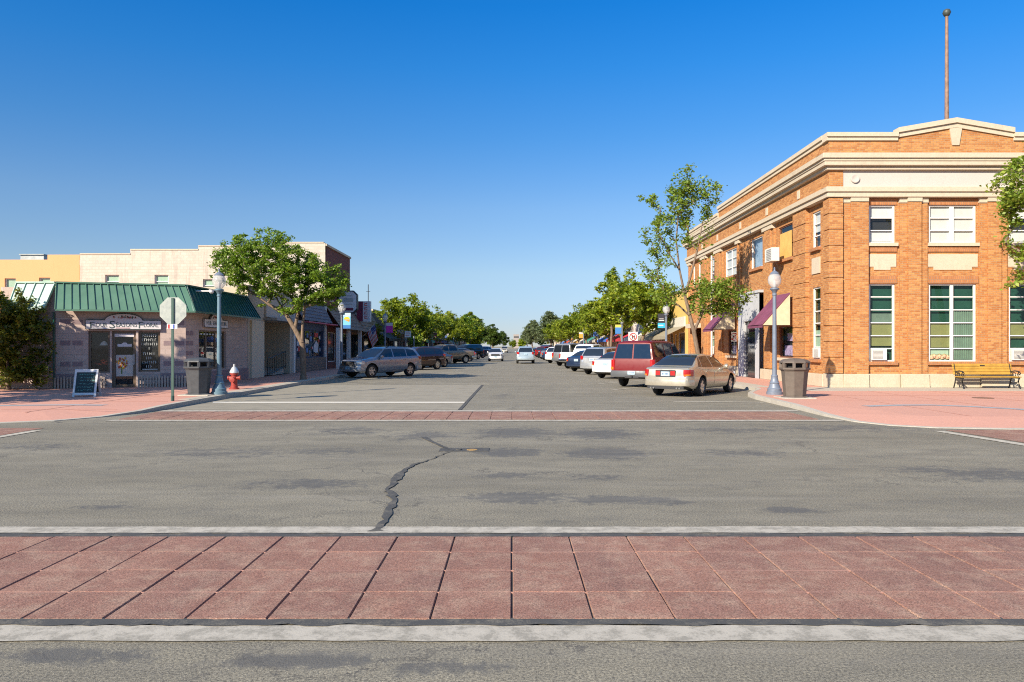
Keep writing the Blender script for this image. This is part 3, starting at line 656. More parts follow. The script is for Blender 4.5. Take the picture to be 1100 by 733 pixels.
    dr = window(b, FM, 1.90, 2.74, .14, 2.30, o, w, 1, 1, fm=BROWNF, glass=CLEARG, bar=.09, name='door')
    m = MB(); FM.box(m, 2.02, 2.62, .55, 1.38, -.155, -.135, 0); m.build('flower_poster', mat('poster_paper',(.58,.50,.44),.7,var=.08), dr, o)
    m = MB()
    for k in range(34):
        a = rnd.random()*6.28; r = rnd.random()**.5*.2; m.lathe([(.004,-.004),(.04,0),(.004,.008)], 7, FM.P(2.22+r*math.cos(a), 1.08+r*1.15*math.sin(a), -.128), k % 3, 'y')
    FM.box(m, 2.2, 2.24, .64, .95, -.135, -.128, 3); m.build('poster_flowers', [mat('petal_red',(.42,.04,.02),.7), mat('petal_orange',(.6,.22,.02),.7), mat('petal_yellow',(.65,.42,.04),.7), mat('stem_green',(.08,.16,.03),.7)], dr, o)
    m = MB(); FM.box(m, 1.98, 2.66, 2.08, 2.2, -.1, -.085); FM.box(m, 2.08, 2.58, 1.70, 1.80, -.1, -.085); m.prism([FM.P(2.22,1.80,-.1),FM.P(2.44,1.80,-.1),FM.P(2.38,1.86,-.1),FM.P(2.28,1.86,-.1)], Vector(FM.P(0,0,.015))-Vector(FM.P(0,0,0))); m.build('door_sign', SIGNW, dr, o)
    m = MB(); m.tube([FM.P(2.66,1.0,-.07),FM.P(2.66,1.4,-.07)], .018); m.build('handle', WHITEP, dr, o)
    # side window
    sw = window(b, FS, *opS[0], o, -.12, 3, 1, fm=BROWNF, glass=CLEARG, bar=.06)
    m = MB()
    for k in range(26): m.lathe([(.01,-.05),(.09,0),(.06,.08),(.01,.1)], 7, FS.P(1.5+rnd.random()*2.5, .85+rnd.random()*.9, -.36), k % 3)
    m.build('flower_display', [mat('red_flowers',(.45,.08,.04),.7), mat('orange_flowers',(.5,.25,.08),.7), mat('pale_flowers',(.5,.45,.40),.7)], sw, o, smooth=50)
    m = MB(); 
    for k in range(9): FS.box(m, 1.4+k*.31, 1.58+k*.31, 2.2, 2.26, -.128, -.122)
    m.build('window_lettering', CHALKW, sw, o)
    # wall light conduit and downpipe
    m = MB(); m.tube([FM.P(-.05,.15,.06),FM.P(-.05,3.0,.06)], .035); m.build('downpipe', GREEND, b, o, smooth=40)
    # flood light under the skirt
    m = MB(); m.lathe([(.03,0),(.09,.05),(.1,.16)], 10, (-12.2,30.8,3.85)); m.tube([(-12.9,30.8,3.95),(-12.2,30.8,3.95)], .03); m.build('flood_light', WHITEP, b, o, smooth=40)
    # signs: top-level things of their own
    def shop_sign(fr, uc, half, v0, v1, va, label, full):
        q = fr.P(uc, v0, .05); s = thing('shop_sign', q, label, 'sign', 'painted flower shop signs'); P = fr.P
        arch = [P(uc+half*.5*math.cos(t)*1.0, v1+(va-v1)*math.sin(t), .05) for t in [math.pi*i/14 for i in range(15)]]
        m = MB(); m.prism([P(uc-half,v0,.05),P(uc+half,v0,.05),P(uc+half,v1,.05)]+arch+[P(uc-half,v1,.05)], Vector(P(0,0,.05))-Vector(P(0,0,0))); m.build('board', SIGNW, s, q)
        m = MB(); e = .025
        out = [P(uc-half,v0,.101),P(uc+half,v0,.101),P(uc+half,v1,.101)]+[P(uc+half*.5*math.cos(t), v1+(va-v1)*math.sin(t), .101) for t in [math.pi*i/14 for i in range(15)]]+[P(uc-half,v1,.101)]
        m.tube(out+[out[0]], .016, 6); m.build('border', SIGND, s, q)
        m = MB()
        if full:
            for txt, u, sz, wd in (('F',-1.08,.34,.15),('OUR',-.77,.22,.40),('S',-.40,.40,.20),('EASONS',.10,.24,.72),('F',.60,.36,.16),('LORAL',.96,.22,.52)): put_text(m, fr, txt, uc+u, v0+.09-(.05 if len(txt)==1 else 0), .102, sz, wd)
        else:
            for txt, u, wd in (('FOUR',-.85,.5),('SEASONS',-.02,.8),('FLORAL',.83,.6)): put_text(m, fr, txt, uc+u, v0+.1, .102, .24, wd, flip=False)
        m.build('lettering', SIGND, s, q)
        m = MB()
        for k in range(22):
            t = rnd.random(); x = (rnd.random()-.5)*half*.62; m.lathe([(.003,-.006),(.035,0),(.003,.008)], 7, P(uc+x, v1+(va-v1)*(.35+.3*rnd.random()) - abs(x)*.1, .105), k % 3, 'y')
        if full: FM.box(m, uc-.28, uc+.22, v0+.035, v0+.06, .1, .106, 0)
        m.build('flower_emblem', [mat('emblem_red',(.30,.06,.06),.7), mat('emblem_green',(.07,.10,.07),.7), mat('emblem_pink',(.5,.28,.2),.7)], s, q)
    shop_sign(FM, 2.33, 1.31, 2.37, 2.72, 2.97, 'wide white sign lettered Four Seasons Floral above the shop door', True)
    shop_sign(FS, 2.9, 1.3, 2.52, 2.86, 3.12, 'smaller white sign above the side window of the flower shop', False)
    return FM, FS
FM_SHOP, FS_SHOP = flower_shop()

def picket(u0, u1, fr, w, label):
    q = fr.P((u0+u1)/2, .13, w); t = thing('picket_edging', q, label, 'fence', 'low picket edgings by the flower shop'); m = MB(); k = int((u1-u0)/.10)
    for i in range(k): u = u0+(u1-u0)*i/k; fr.box(m, u, u+.062, .13, .55+.03*(i % 2), w, w+.03)
    m.build('pickets', mat('faded_wood', (.42,.34,.27), .85, var=.25, scale=9), t, q)
    m = MB(); fr.box(m, u0, u1, .2, .26, w-.03, w-.002); fr.box(m, u0, u1, .42, .47, w-.03, w-.002); m.build('rails', mat('dark_wood',(.16,.1,.07),.85), t, q)
picket(2.86, 4.7, FM_SHOP, .34, 'low picket edging of pale wood under the lettered shop window')
picket(.0, 1.75, FM_SHOP, .22, 'low picket edging left of the flower shop door')

def generic_window_row(b, fr, n, u0, u1, v0, v1, o, fm=None, gap=.4, rows=1):
    w = (u1-u0-(n-1)*gap)/n
    return [(u0+i*(w+gap), u0+i*(w+gap)+w, v0, v1) for i in range(n)]

SHAKE = mat('cedar_shake', (.28,.21,.16), .9, var=.3, scale=6)
def shake_skirt(fr, u0, u1, v0, v1, p, par, o, rows=5, mt=None):
    m = MB(); P = fr.P
    for r in range(rows):
        t0, t1 = r/rows, (r+1)/rows; va, vb = v0+(v1-v0)*t0, v0+(v1-v0)*t1; pa, pb = p*(1-t0), p*(1-t1); u = u0
        while u < u1-.05:
            w = min(rnd.uniform(.16,.3), u1-u); j = rnd.uniform(0,.03)
            m.hexa([P(u,va-j,pa+.03),P(u+w-.012,va-j,pa+.03),P(u+w-.012,va-j,pa+.075),P(u,va-j,pa+.075),P(u,vb,pb),P(u+w-.012,vb,pb),P(u+w-.012,vb,pb+.025),P(u,vb,pb+.025)]); u += w
    m.build('shake_skirt', mt or SHAKE, par, o)

def tan_porch_building():
    o = (-12.9, 37.05, .13); b = thing('porch_building', o, 'single-storey tan stucco building with a deep recessed porch beside the flower shop', 'building')
    FS = Fr((-12.9, 37.05), (0,1), (1,0)); st = stone_mat('tan_stucco', (.54,.46,.35), .1, .25, (.28,.23,.17)); pier = stone_mat('pale_pier', (.64,.57,.44), .08, .2, (.4,.33,.24))
    m = MB(); FS.wall(m, 0, 7.4, .13, 4.6, [(2.4,7.0,.13,3.05)], 0, 3.0); m.quad(FS.P(2.4,.13,-3),FS.P(7.0,.13,-3),FS.P(7.0,3.05,-3),FS.P(2.4,3.05,-3))
    FS.box(m, 0, 7.4, 4.6, 4.7, -.3, .05); m.quad((-12.9,37.05,.13),(-20,37.05,.13),(-20,37.05,4.6),(-12.9,37.05,4.6)); m.quad((-12.9,44.45,.13),(-20,44.45,.13),(-20,44.45,4.6),(-12.9,44.45,4.6)); m.build('wall', st, b, o)
    m = MB(); m.quad((-13,37.1,4.55),(-20,37.1,4.55),(-20,44.4,4.55),(-13,44.4,4.55)); m.build('roof', mat('roof_felt',(.12,.11,.10),.9), b, o)
    m = MB(); FS.box(m, .35, 2.2, .135, 3.0, 0, .09); m.build('pier', pier, b, o)
    m = MB(); FS.box(m, 2.3, 7.3, 3.06, 3.2, .0, .7); m.build('canopy', mat('grey_fascia', (.28,.28,.28), .6), b, o)
    m = MB(); FS.box(m, 2.5, 6.9, 3.25, 3.85, .02, .1); m.build('name_board', stone_mat('pale_board', (.55,.50,.42), .06, .1), b, o)
    m = MB(); FS.box(m, 4.9, 6.0, .14, 2.3, -2.98, -2.9); m.build('door', BROWNF, b, o)
    m = MB(); m.hexa([FS.P(4.2,.131,-2.4),FS.P(6.98,.131,-2.4),FS.P(6.98,.131,-.3),FS.P(4.2,.131,-.3),FS.P(4.2,.135,-2.4),FS.P(6.98,.5,-2.4),FS.P(6.98,.5,-.3),FS.P(4.2,.135,-.3)]); m.build('ramp', KERBC, b, o)
    m = MB()
    for k in range(9): u = 3.6+k*.4; z0 = .13+max(0,(u-4.2))*.13; m.tube([FS.P(u,z0,-.2),FS.P(u,z0+.95,-.2)], .015, 6)
    for h in (.12,.95): m.tube([FS.P(3.6,.13+h,-.2),FS.P(4.2,.13+h,-.2),FS.P(6.9,.48+h,-.2)], .022, 6)
    m.build('railing', BLACKM, b, o)
tan_porch_building()

def navy_shop():
    o = (-12.9, 44.5, .13); b = thing('navy_shop', o, 'navy-fronted store with window stickers, red trim rail and river-stone base', 'shop')
    FS = Fr((-12.9, 44.5), (0,1), (1,0)); navy = mat('navy_paint', (.035,.05,.10), .6, var=.15); op = [(1.0,7.2,1.0,2.75)]
    m = MB(); FS.wall(m, .3, 7.8, .13, 4.5, op, 0, .3); FS.box(m, 0, 7.85, 4.5, 4.6, -.3, .05); m.build('wall', navy, b, o)
    m = MB(); m.quad((-12.95,44.5,4.48),(-20,44.5,4.48),(-20,52.3,4.48),(-12.95,52.3,4.48)); m.build('roof', mat('roof_felt',(.12,.11,.10),.9), b, o)
    for u in (0, 7.5): m = MB(); FS.box(m, u, u+.3, .135, 4.5, -.3, .12); m.build('post', WHITEP, b, o)
    m = MB(); FS.box(m, .32, 7.48, .135, .98, 0, .16); m.build('stone_base', brick_mat('river_stone', (.30,.24,.19), (.20,.15,.12), (.16,.14,.12), .23, .17, .03, .5, .5, bstr=1), b, o)
    w = window(b, FS, *op[0], o, -.1, 3, 1, fm=navy, glass=CLEARG, bar=.07)
    SM = [mat('sticker_blue',(.10,.2,.45),.6), mat('sticker_white',(.55,.58,.62),.6), mat('sticker_red',(.55,.04,.03),.6), mat('sticker_grey',(.3,.32,.36),.6)]
    for k in range(22): m = MB(); u = 1.3+rnd.random()*5.5; v = 1.15+rnd.random()*1.2; s = .1+rnd.random()*.25; FS.box(m, u, u+s*1.4, v, v+s, -.118+.0004*k, -.112+.0004*k); m.build('sticker', SM[k % 4], w, o)
    m = MB(); m.prism([FS.P(5.2,1.35,-.11),FS.P(6.3,1.3,-.11),FS.P(6.4,1.8,-.11),FS.P(5.9,2.1,-.11),FS.P(5.3,1.8,-.11)], (.012,0,0)); m.build('sticker', SM[1], w, o)
    m = MB(); FS.box(m, 5.4, 6.3, 2.3, 2.6, -.1, -.09); m.build('sticker', SM[2], w, o)
    m = MB(); m.tube([FS.P(.2,3.15,.9),FS.P(7.7,3.15,.9)], .05); 
    for u in (.25, 7.65): m.tube([FS.P(u,3.15,.9),FS.P(u,3.15,0)], .03)
    m.build('trim_rail', mat('red_trim',(.42,.03,.05),.5), b, o)
    shake_skirt(FS, .32, 7.48, 3.3, 4.4, .55, b, o, 5, mat('grey_shake',(.17,.17,.19),.9,var=.3,scale=6))
navy_shop()

def red_brick_block():
    o = (-12.9, 52.4, .13); b = thing('brick_block', o, 'two-storey dark red brick building whose pale painted flank faces the camera', 'building')
    FS = Fr((-12.9, 52.4), (0,1), (1,0)); FF = Fr((-29.9, 52.4), (1,0), (0,-1)); red = brick_mat('dark_red_brick', (.17,.045,.035), (.23,.07,.05), (.17,.1,.08), stain=.2)
    flank = brick_mat('painted_flank', (.54,.48,.39), (.60,.54,.45), (.53,.45,.35), .42, .20, .012, .28, .95, bstr=.4)
    op = [(1.2,2.3,5.0,6.8),(3.4,4.5,5.0,6.8),(5.6,6.7,5.0,6.8)]; sh = [(.8,3.4,.6,2.7),(3.9,4.9,.14,2.7),(5.3,7.6,.6,2.7)]
    m = MB(); FS.wall(m, 0, 8.0, .13, 8.65, op+sh, 0, .2); m.build('front_wall', red, b, o)
    fo = [(10.85-29.9+23.2,0,0,0)]
    X = lambda px: (px-CX)*52.4/F + 29.9
    of = [(X(113),X(128),5.3,6.65),(X(166),X(181),5.3,6.65),(X(218),X(231),5.0,6.35)]
    m = MB(); FF.wall(m, X(86), 17.0, .13, 8.05, of, 0, .2); FF.box(m, X(140), 17.0, 8.05, 8.35, -.3, 0); FF.box(m, X(213), 17.0, 8.35, 8.6, -.3, 0); FF.box(m, X(300), 17.0, 8.6, 8.85, -.3, 0); m.build('flank_wall', flank, b, o)
    m = MB(); FF.box(m, X(86), X(140), 8.05, 8.13, -.3, .04); FF.box(m, X(140)+.01, X(213), 8.35, 8.43, -.3, .04); FF.box(m, X(213)+.01, X(300), 8.6, 8.68, -.3, .04); FF.box(m, X(300)+.01, 16.9, 8.85, 8.92, -.3, .04); FS.box(m, .02, 8.0, 8.65, 8.8, -.3, .1); m.build('coping', CREAM, b, o)
    m = MB(); m.box(-29, -13.0, 53, 60.2, 7.8, 7.9); m.build('roof', mat('roof_felt',(.12,.11,.10),.9), b, o)
    bl = mat('blind_white', (.62,.62,.58), .8, var=.06)
    for q in of: window(b, FF, *q, o, -.12, 1, 3, sill=CREAM, sw=.04, blinds=[(0,1,.0,1,bl)])
    for q in op: window(b, FS, *q, o, -.12, 1, 2, fm=BROWNF, sill=CREAM, sw=.04, glass=DGLASS)
    for q in sh: window(b, FS, *q, o, -.12, 1, 1, fm=WHITEP, glass=DGLASS, name='door' if q[2] < .3 else 'window')
    m = MB(); FF.box(m, X(211), X(229), 4.6, 4.98, -.02, .05); m.build('painted_patch', mat('orange_patch',(.55,.22,.10),.8), b, o)
    for u in (.3, 3.65, 7.8): m = MB(); FS.box(m, u-.12, u+.12, .135, 3.0, .7, .94); m.build('post', WHITEP, b, o)
    shake_skirt(FS, .05, 8.0, 2.95, 4.5, 1.1, b, o, 6)
    o2 = (-36, 52.9, .13); t = thing('tan_building', o2, 'ochre plastered two-storey building at the far left behind the flower shop', 'building'); F2 = Fr((-48,52.9),(1,0),(0,-1)); X2 = lambda px: (px-CX)*52.9/F + 48
    oc = stone_mat('ochre_plaster', (.60,.355,.165), .06, .2, (.5,.3,.13), .6, .1); of = [(X2(5),X2(17),5.0,6.45),(X2(42),X2(54),5.0,6.5)]
    m = MB(); F2.wall(m, 0, X2(86)-.02, .13, 7.75, of, 0, .2); F2.box(m, X2(51), X2(86)-.02, 7.75, 8.1, -.3, 0); m.quad((-48,52.9,.13),(-48,64,.13),(-48,64,7.75),(-48,52.9,7.75)); m.build('wall', oc, t, o2)
    m = MB(); m.box(-47.8, -30.1, 53.3, 64, 7.3, 7.4); m.build('roof', mat('roof_felt',(.12,.11,.10),.9), t, o2)
    for q in of: window(t, F2, *q, o2, -.12, 1, 2, sill=CREAM, sw=.04, blinds=[(0,1,.3,1,bl)])
    m = MB(); x = (40-CX)*56/F; m.box(x-.85, x+.85, 55.4, 56.6, 7.5, 8.38); m.box(x-.9, x+.9, 55.3, 56.7, 8.38, 8.44); u = m.build('rooftop_unit', mat('galvanised', (.40,.42,.40), .5, var=.2), t, o2)
red_brick_block()

# ------------------------------------------------------------------ further shops down both sides
def storefront(side, y0, y1, h, col, label, name='storefront', brick=True, awn=None, band=None, txt=None, parap=0., upper=False, skirt=False, xw=None):
    X = xw if xw else (-12.9 if side < 0 else 12.15); o = (X, y0, .13); b = thing(name, o, label, 'building'); fr = Fr((X, y0), (0,1), (-side,0)); L = y1-y0-.06
    mt = brick_mat(name+'_wall_%d' % int(y0), col, tuple(min(1,c*1.25) for c in col), tuple(c*.7+.05 for c in col)) if brick else stone_mat(name+'_plaster_%d' % int(y0), col, .08, .2, tuple(c*.6 for c in col))
    n = max(1, int(L/6)); ops = []
    for i in range(n):
        a = L*i/n; w = L/n; ops += [(a+.5, a+w*.45, .75, 2.7), (a+w*.45+.25, a+w*.45+1.25, .14, 2.6), (a+w*.45+1.5, a+w-.5, .75, 2.7)]
    ops = [q for q in ops if q[1]-q[0] > .5]
    up = [(L*(i+.5)/(2*n)-.5, L*(i+.5)/(2*n)+.5, 4.6, 6.2) for i in range(2*n)] if upper else []
    m = MB(); fr.wall(m, 0, L, .13, h, ops+up, 0, .25)
    e = side*10
    m.quad((X,y0,.13),(X+e,y0,.13),(X+e,y0,h),(X,y0,h)); m.quad((X,y0+L,.13),(X+e,y0+L,.13),(X+e,y0+L,h),(X,y0+L,h)); m.build('wall', mt, b, o)
    m = MB(); m.quad((X,y0+.1,h-.3),(X+e,y0+.1,h-.3),(X+e,y0+L-.1,h-.3),(X,y0+L-.1,h-.3)); m.build('roof', mat('roof_felt',(.12,.11,.10),.9), b, o)
    m = MB(); fr.box(m, 0, L, h, h+.15, -.3, .08); 
    if parap: fr.box(m, L*.3, L*.7, h+.15, h+.15+parap, -.3, 0)
    m.build('coping', CREAM, b, o)
    fm = BROWNF if brick else WHITEP
    for q in ops: window(b, fr, *q, o, -.12, 1, 1, fm=fm, glass=DGLASS, back=None, name='door' if q[2] < .3 else 'window')
    for q in up: window(b, fr, *q, o, -.12, 1, 2, fm=WHITEP, glass=DGLASS, sill=CREAM, sw=.04)
    if band: m = MB(); fr.box(m, .3, L-.3, 3.1, 3.8, 0, .12); m.build('sign_band', mat('band_%02d%02d%02d' % tuple(int(c*99) for c in band), band, .6, var=.08), b, o)
    if awn:
        for k, c in enumerate(awn):
            a0, a1 = L*k/len(awn)+.3, L*(k+1)/len(awn)-.3; P = fr.P
            m = MB(); m.shell([[P(a0,3.15,.05),P(a1,3.15,.05)],[P(a0,2.45,1.5),P(a1,2.45,1.5)],[P(a0,2.2,1.5),P(a1,2.2,1.5)]], [[P(a0,3.1,.05),P(a1,3.1,.05)],[P(a0,2.42,1.46),P(a1,2.42,1.46)],[P(a0,2.2,1.46),P(a1,2.2,1.46)]]); m.build('awning', mat('canvas_%02d%02d%02d' % tuple(int(q*99) for q in c), c, .8, var=.12), b, o)
    if skirt: shake_skirt(fr, .1, L-.1, 2.9, h-.2, 1.0, b, o, 6)
    return b, fr
storefront(-1, 60.4, 70, 4.7, (.26,.17,.11), 'low brown shop with a cedar shake skirt and glass front', skirt=True)
storefront(-1, 70, 83, 5.0, (.09,.08,.075), 'dark charcoal shop with black canvas awnings', brick=False, awn=[(.02,.025,.02),(.03,.03,.03)])
storefront(-1, 83, 101, 5.2, (.36,.19,.16), 'rose-coloured brick shop front behind the second street tree', band=(.25,.2,.18))
storefront(-1, 101, 124, 5.4, (.18,.06,.06), 'maroon brick shops with white sign band beyond the rose brick front', band=(.5,.48,.45), awn=[(.05,.3,.22),(.15,.03,.05)])
storefront(-1, 124, 160, 6.8, (.40,.29,.2), 'two-storey buff brick block on the left far down the street', upper=True, awn=[(.03,.04,.15),(.3,.27,.2),(.04,.2,.15)])
storefront(-1, 160, 215, 5.2, (.45,.36,.27), 'long low cream shops on the left near the end of the street', brick=False, band=(.3,.12,.1))
storefront(1, 52.8, 66, 5.6, (.62,.42,.13), 'mustard yellow single-storey shop adjoining the brick corner building', brick=False, band=(.60,.56,.48), awn=[(.30,.26,.18)])
storefront(1, 66, 86, 4.6, (.60,.56,.5), 'white plastered shop with red canvas awnings on the right', brick=False, band=(.62,.6,.55), awn=[(.62,.6,.56),(.50,.03,.05),(.45,.03,.04)])
storefront(1, 86, 106, 5.0, (.5,.42,.32), 'cream shop front with a blue awning and orange band on the right', brick=False, band=(.6,.3,.08), awn=[(.04,.13,.45),(.55,.5,.42)])
storefront(1, 106, 132, 5.4, (.30,.13,.09), 'red brick shops with green awnings on the right far down', band=(.6,.56,.5), awn=[(.03,.22,.16),(.6,.55,.45),(.5,.28,.05)])
storefront(1, 132, 170, 5.0, (.62,.58,.5), 'pale plastered shops with coloured awnings far down on the right', brick=False, band=(.5,.42,.12), awn=[(.55,.5,.45),(.5,.08,.05),(.1,.2,.45)])
storefront(1, 170, 220, 5.2, (.5,.44,.36), 'beige shops at the far right end of the street', brick=False, band=(.55,.5,.45))
# pale tower block beyond the end of the street
tb = thing('distant_building', (3.5, 600, 0), 'tiny pale building closing the view at the end of the street', 'building'); m = MB(); m.box(1.2, 5.6, 600, 606, 0, 10.6, 0); m.box(1.1, 5.7, 599.9, 606.1, 10.6, 11.0, 0); m.build('wall', stone_mat('far_plaster', (.36,.31,.28)), tb, tb.location)
for k in range(5):
    m = MB(); m.box(1.5+k*.8, 2.0+k*.8, 599.9, 600.1, 8.2, 9.6); m.build('window', DGLASS, tb, tb.location)
# ------------------------------------------------------------------ trees: skeleton grown towards points in the crown, leaves clustered on its twigs
BARK = NT('bark'); _p = BARK.obj(); _n = BARK.noise(BARK.scale(_p, (6,6,1.5)), 3, 6, .7)
BARK.principled(BARK.ramp(_n, (.3,(.11,.075,.05)), (.7,(.27,.20,.145))), .9, 0, .2, 0, _n, .6, .02); BARK = BARK.mat
LEAF_A = leaf_mat('ash_leaf', (.055,.115,.012), (.13,.225,.022), (.26,.35,.045)); LEAF_B = leaf_mat('poplar_leaf', (.09,.16,.022), (.18,.275,.035), (.36,.41,.07))
LEAF_C = leaf_mat('street_tree_leaf', (.065,.12,.010), (.17,.235,.016), (.33,.35,.03)); LEAF_D = leaf_mat('dark_leaf', (.03,.07,.014), (.07,.12,.02), (.16,.21,.035)); LEAF_Y = leaf_mat('yellow_leaf', (.25,.19,.015), (.42,.30,.02), (.55,.40,.04))
LEAF_Y2 = leaf_mat('lime_leaf', (.15,.22,.012), (.26,.34,.02), (.40,.46,.04)); LEAF_S = leaf_mat('silver_leaf', (.06,.09,.045), (.13,.17,.08), (.24,.28,.15)); LEAF_H = leaf_mat('hedge_leaf', (.03,.05,.008), (.085,.11,.014), (.26,.25,.025), .25)

def lobes_points(rng, lobes, n):
    w = np.array([l[3]*l[4]*l[5]*(l[6] if len(l) > 6 else 1) for l in lobes]); w = w/w.sum(); out = []
    for i in rng.choice(len(lobes), n, p=w):
        l = lobes[i]; d = rng.normal(size=3); d /= np.linalg.norm(d); r = rng.random()**.42
        out.append(np.array(l[:3]) + d*r*np.array(l[3:6]))
    return np.array(out)
def grow(rng, trunk, pts, r0, seg=.55, rmin=.008, limbs=()):
    nodes = [np.array(p, float) for p in trunk]; par = [-1]+list(range(len(trunk)-1)); start = max(1, int(len(trunk)*.45)) if not limbs else len(trunk)-1
    for root_pt, line in limbs:
        j = int(np.argmin([np.linalg.norm(q-np.array(root_pt)) for q in nodes]))
        for q in line: nodes.append(np.array(q, float)); par.append(j); j = len(nodes)-1
    base = np.array(trunk[-1]); order = np.argsort(np.linalg.norm(pts-base, axis=1)); tips = []
    for i in order:
        a = pts[i]; N = np.array(nodes); dv = a-N; dist = np.linalg.norm(dv, axis=1)
        pen = dist + np.maximum(0, N[:,2]-a[2]+.1)*1.4 + np.where(np.arange(len(N)) < start, 50, 0)
        j = int(np.argmin(pen)); k = max(1, int(dist[j]/seg)); p0 = nodes[j]
        for q in range(1, k+1):
            t = q/k; p = p0+(a-p0)*t; p = p + np.array([0,0,.16*dist[j]*math.sin(math.pi*t)]) + (rng.normal(size=3)*.05*min(1,dist[j]) if q < k else 0)
            nodes.append(p); par.append(j if q == 1 else len(nodes)-2)
        tips.append(len(nodes)-1)
    cnt = np.zeros(len(nodes))
    for t in tips:
        while t >= 0: cnt[t] += 1; t = par[t]
    rad = np.maximum(rmin, r0*(cnt/max(cnt[0],1))**.52)
    return nodes, par, rad, tips
def tree_mesh(seed, trunk, lobes, natt, nleaf, leaf, r0, spread=.42, flat=.55, droop=0., name='crown', seg=.55, limbs=()):
    rng = np.random.default_rng(seed); pts = lobes_points(rng, lobes, natt); nodes, par, rad, tips = grow(rng, trunk, pts, r0, seg, limbs=limbs)
    m = MB()
    for i in range(1, len(nodes)):
        a, b = nodes[par[i]], nodes[i]
        if np.linalg.norm(b-a) < 1e-4: continue
        ra = rad[par[i]] if par[i] < len(trunk) and i < len(trunk) else min(rad[par[i]], rad[i]*1.35); big = rad[i] > .04
        m.tube([a, b], [ra*(1.0), rad[i]], 8 if big else 4, caps=False)
    # root flare
    t0 = nodes[0]; m.tube([t0-np.array([0,0,.1]), t0+np.array([0,0,.25])], [r0*1.5, r0*1.02], 10, caps=False)
    tm = bpy.data.meshes.new('trunk'); tm.from_pydata(m.v, [], m.f); tm.polygons.foreach_set('use_smooth', [True]*len(tm.polygons)); tm.materials.append(BARK)
    C = np.array([nodes[t] for t in tips]); P2 = np.array([nodes[par[t]] for t in tips])
    n = nleaf; k = rng.integers(0, len(C), n); s = rng.random(n)**.7
    cen = P2[k]+(C[k]-P2[k])*(.2+.9*s)[:,None]
    g = rng.normal(size=(n,3)); g /= np.linalg.norm(g, axis=1)[:,None]; g *= (rng.random(n)**.5)[:,None]
    cs = (.6+.8*rng.random(len(C)))[k]
    cen = cen + g*np.array([spread,spread,spread*flat])*cs[:,None]
    d = rng.normal(size=(n,3)); d[:,2] = d[:,2]*.5-droop; d /= np.linalg.norm(d, axis=1)[:,None]
    nm = rng.normal(size=(n,3))*.75; nm[:,2] += 1.0; sd = np.cross(d, nm); sd /= (np.linalg.norm(sd, axis=1)[:,None]+1e-9)
    L = leaf*(.65+.7*rng.random(n))[:,None]; W = L*.30
    V = np.empty((n,4,3)); V[:,0] = cen-d*L*.5; V[:,1] = cen+sd*W; V[:,2] = cen+d*L*.5; V[:,3] = cen-sd*W
    fold = np.cross(sd, d)*L*.10; V[:,1] += fold; V[:,3] += fold
    me = bpy.data.meshes.new(name); me.vertices.add(n*4); me.loops.add(n*4); me.polygons.add(n)
    me.vertices.foreach_set('co', V.reshape(-1)); me.loops.foreach_set('vertex_index', np.arange(n*4, dtype=np.int32)); me.polygons.foreach_set('loop_start', np.arange(0, n*4, 4, dtype=np.int32)); me.polygons.foreach_set('loop_total', np.full(n, 4, dtype=np.int32)); me.update(); me.validate()
    return tm, me
def tree(name, loc, meshes, leafm, label, cat='tree', group=None, rz=0., sc=1.):
    t = thing(name, loc, label, cat, group, rz); t.scale = (sc,)*3 if not hasattr(sc, '__len__') else sc
    for nm, me in zip(('trunk', 'crown'), meshes):
        o = bpy.data.objects.new(nm, me); COL.objects.link(o); o.parent = t
        if nm == 'crown':
            if not me.materials: me.materials.append(leafm)
            o.material_slots[0].link = 'OBJECT'; o.material_slots[0].material = leafm
    return t
# the broad ash on the left pavement
T = tree_mesh(3, [(0,0,0),(.0,0,.7),(-.03,0,1.3),(-.06,0,1.75)],
    [(-1.4,.2,5.2,2.2,2.0,1.4),(-3.1,0,5.2,1.4,1.4,1.3),(.5,.2,4.7,1.6,1.6,1.2),(-1.8,0,6.3,1.7,1.5,.9),(-.2,.1,3.7,1.5,1.5,.6,.7),(1.4,0,4.1,.8,1.0,1.0,.9),(-3.3,0,6.1,1.0,1.0,.8),(.3,0,6.0,.9,1,.6,.8),(-2.2,0,3.9,.9,1,.5,.7)], 470, 30000, .125, .135, .27, .5, .25,
    limbs=[((-.06,0,1.75),[(-.42,.05,2.4),(-.85,.1,3.1),(-1.5,.1,4.2),(-2.1,.1,5.2)]),((-.06,0,1.75),[(-.02,-.05,2.6),(.08,-.05,3.5),(.3,0,4.6)]),((-.42,.05,2.4),[(-.3,.2,3.2),(-.5,.3,4.2),(-.8,.3,5.4)]),((-.85,.1,3.1),[(-1.7,0,3.6),(-2.8,0,4.4)])])
tree('ash_tree', (-9.9, 36, .13), T, LEAF_A, 'broad leafy tree with a forked leaning trunk on the pavement beside the flower shop')
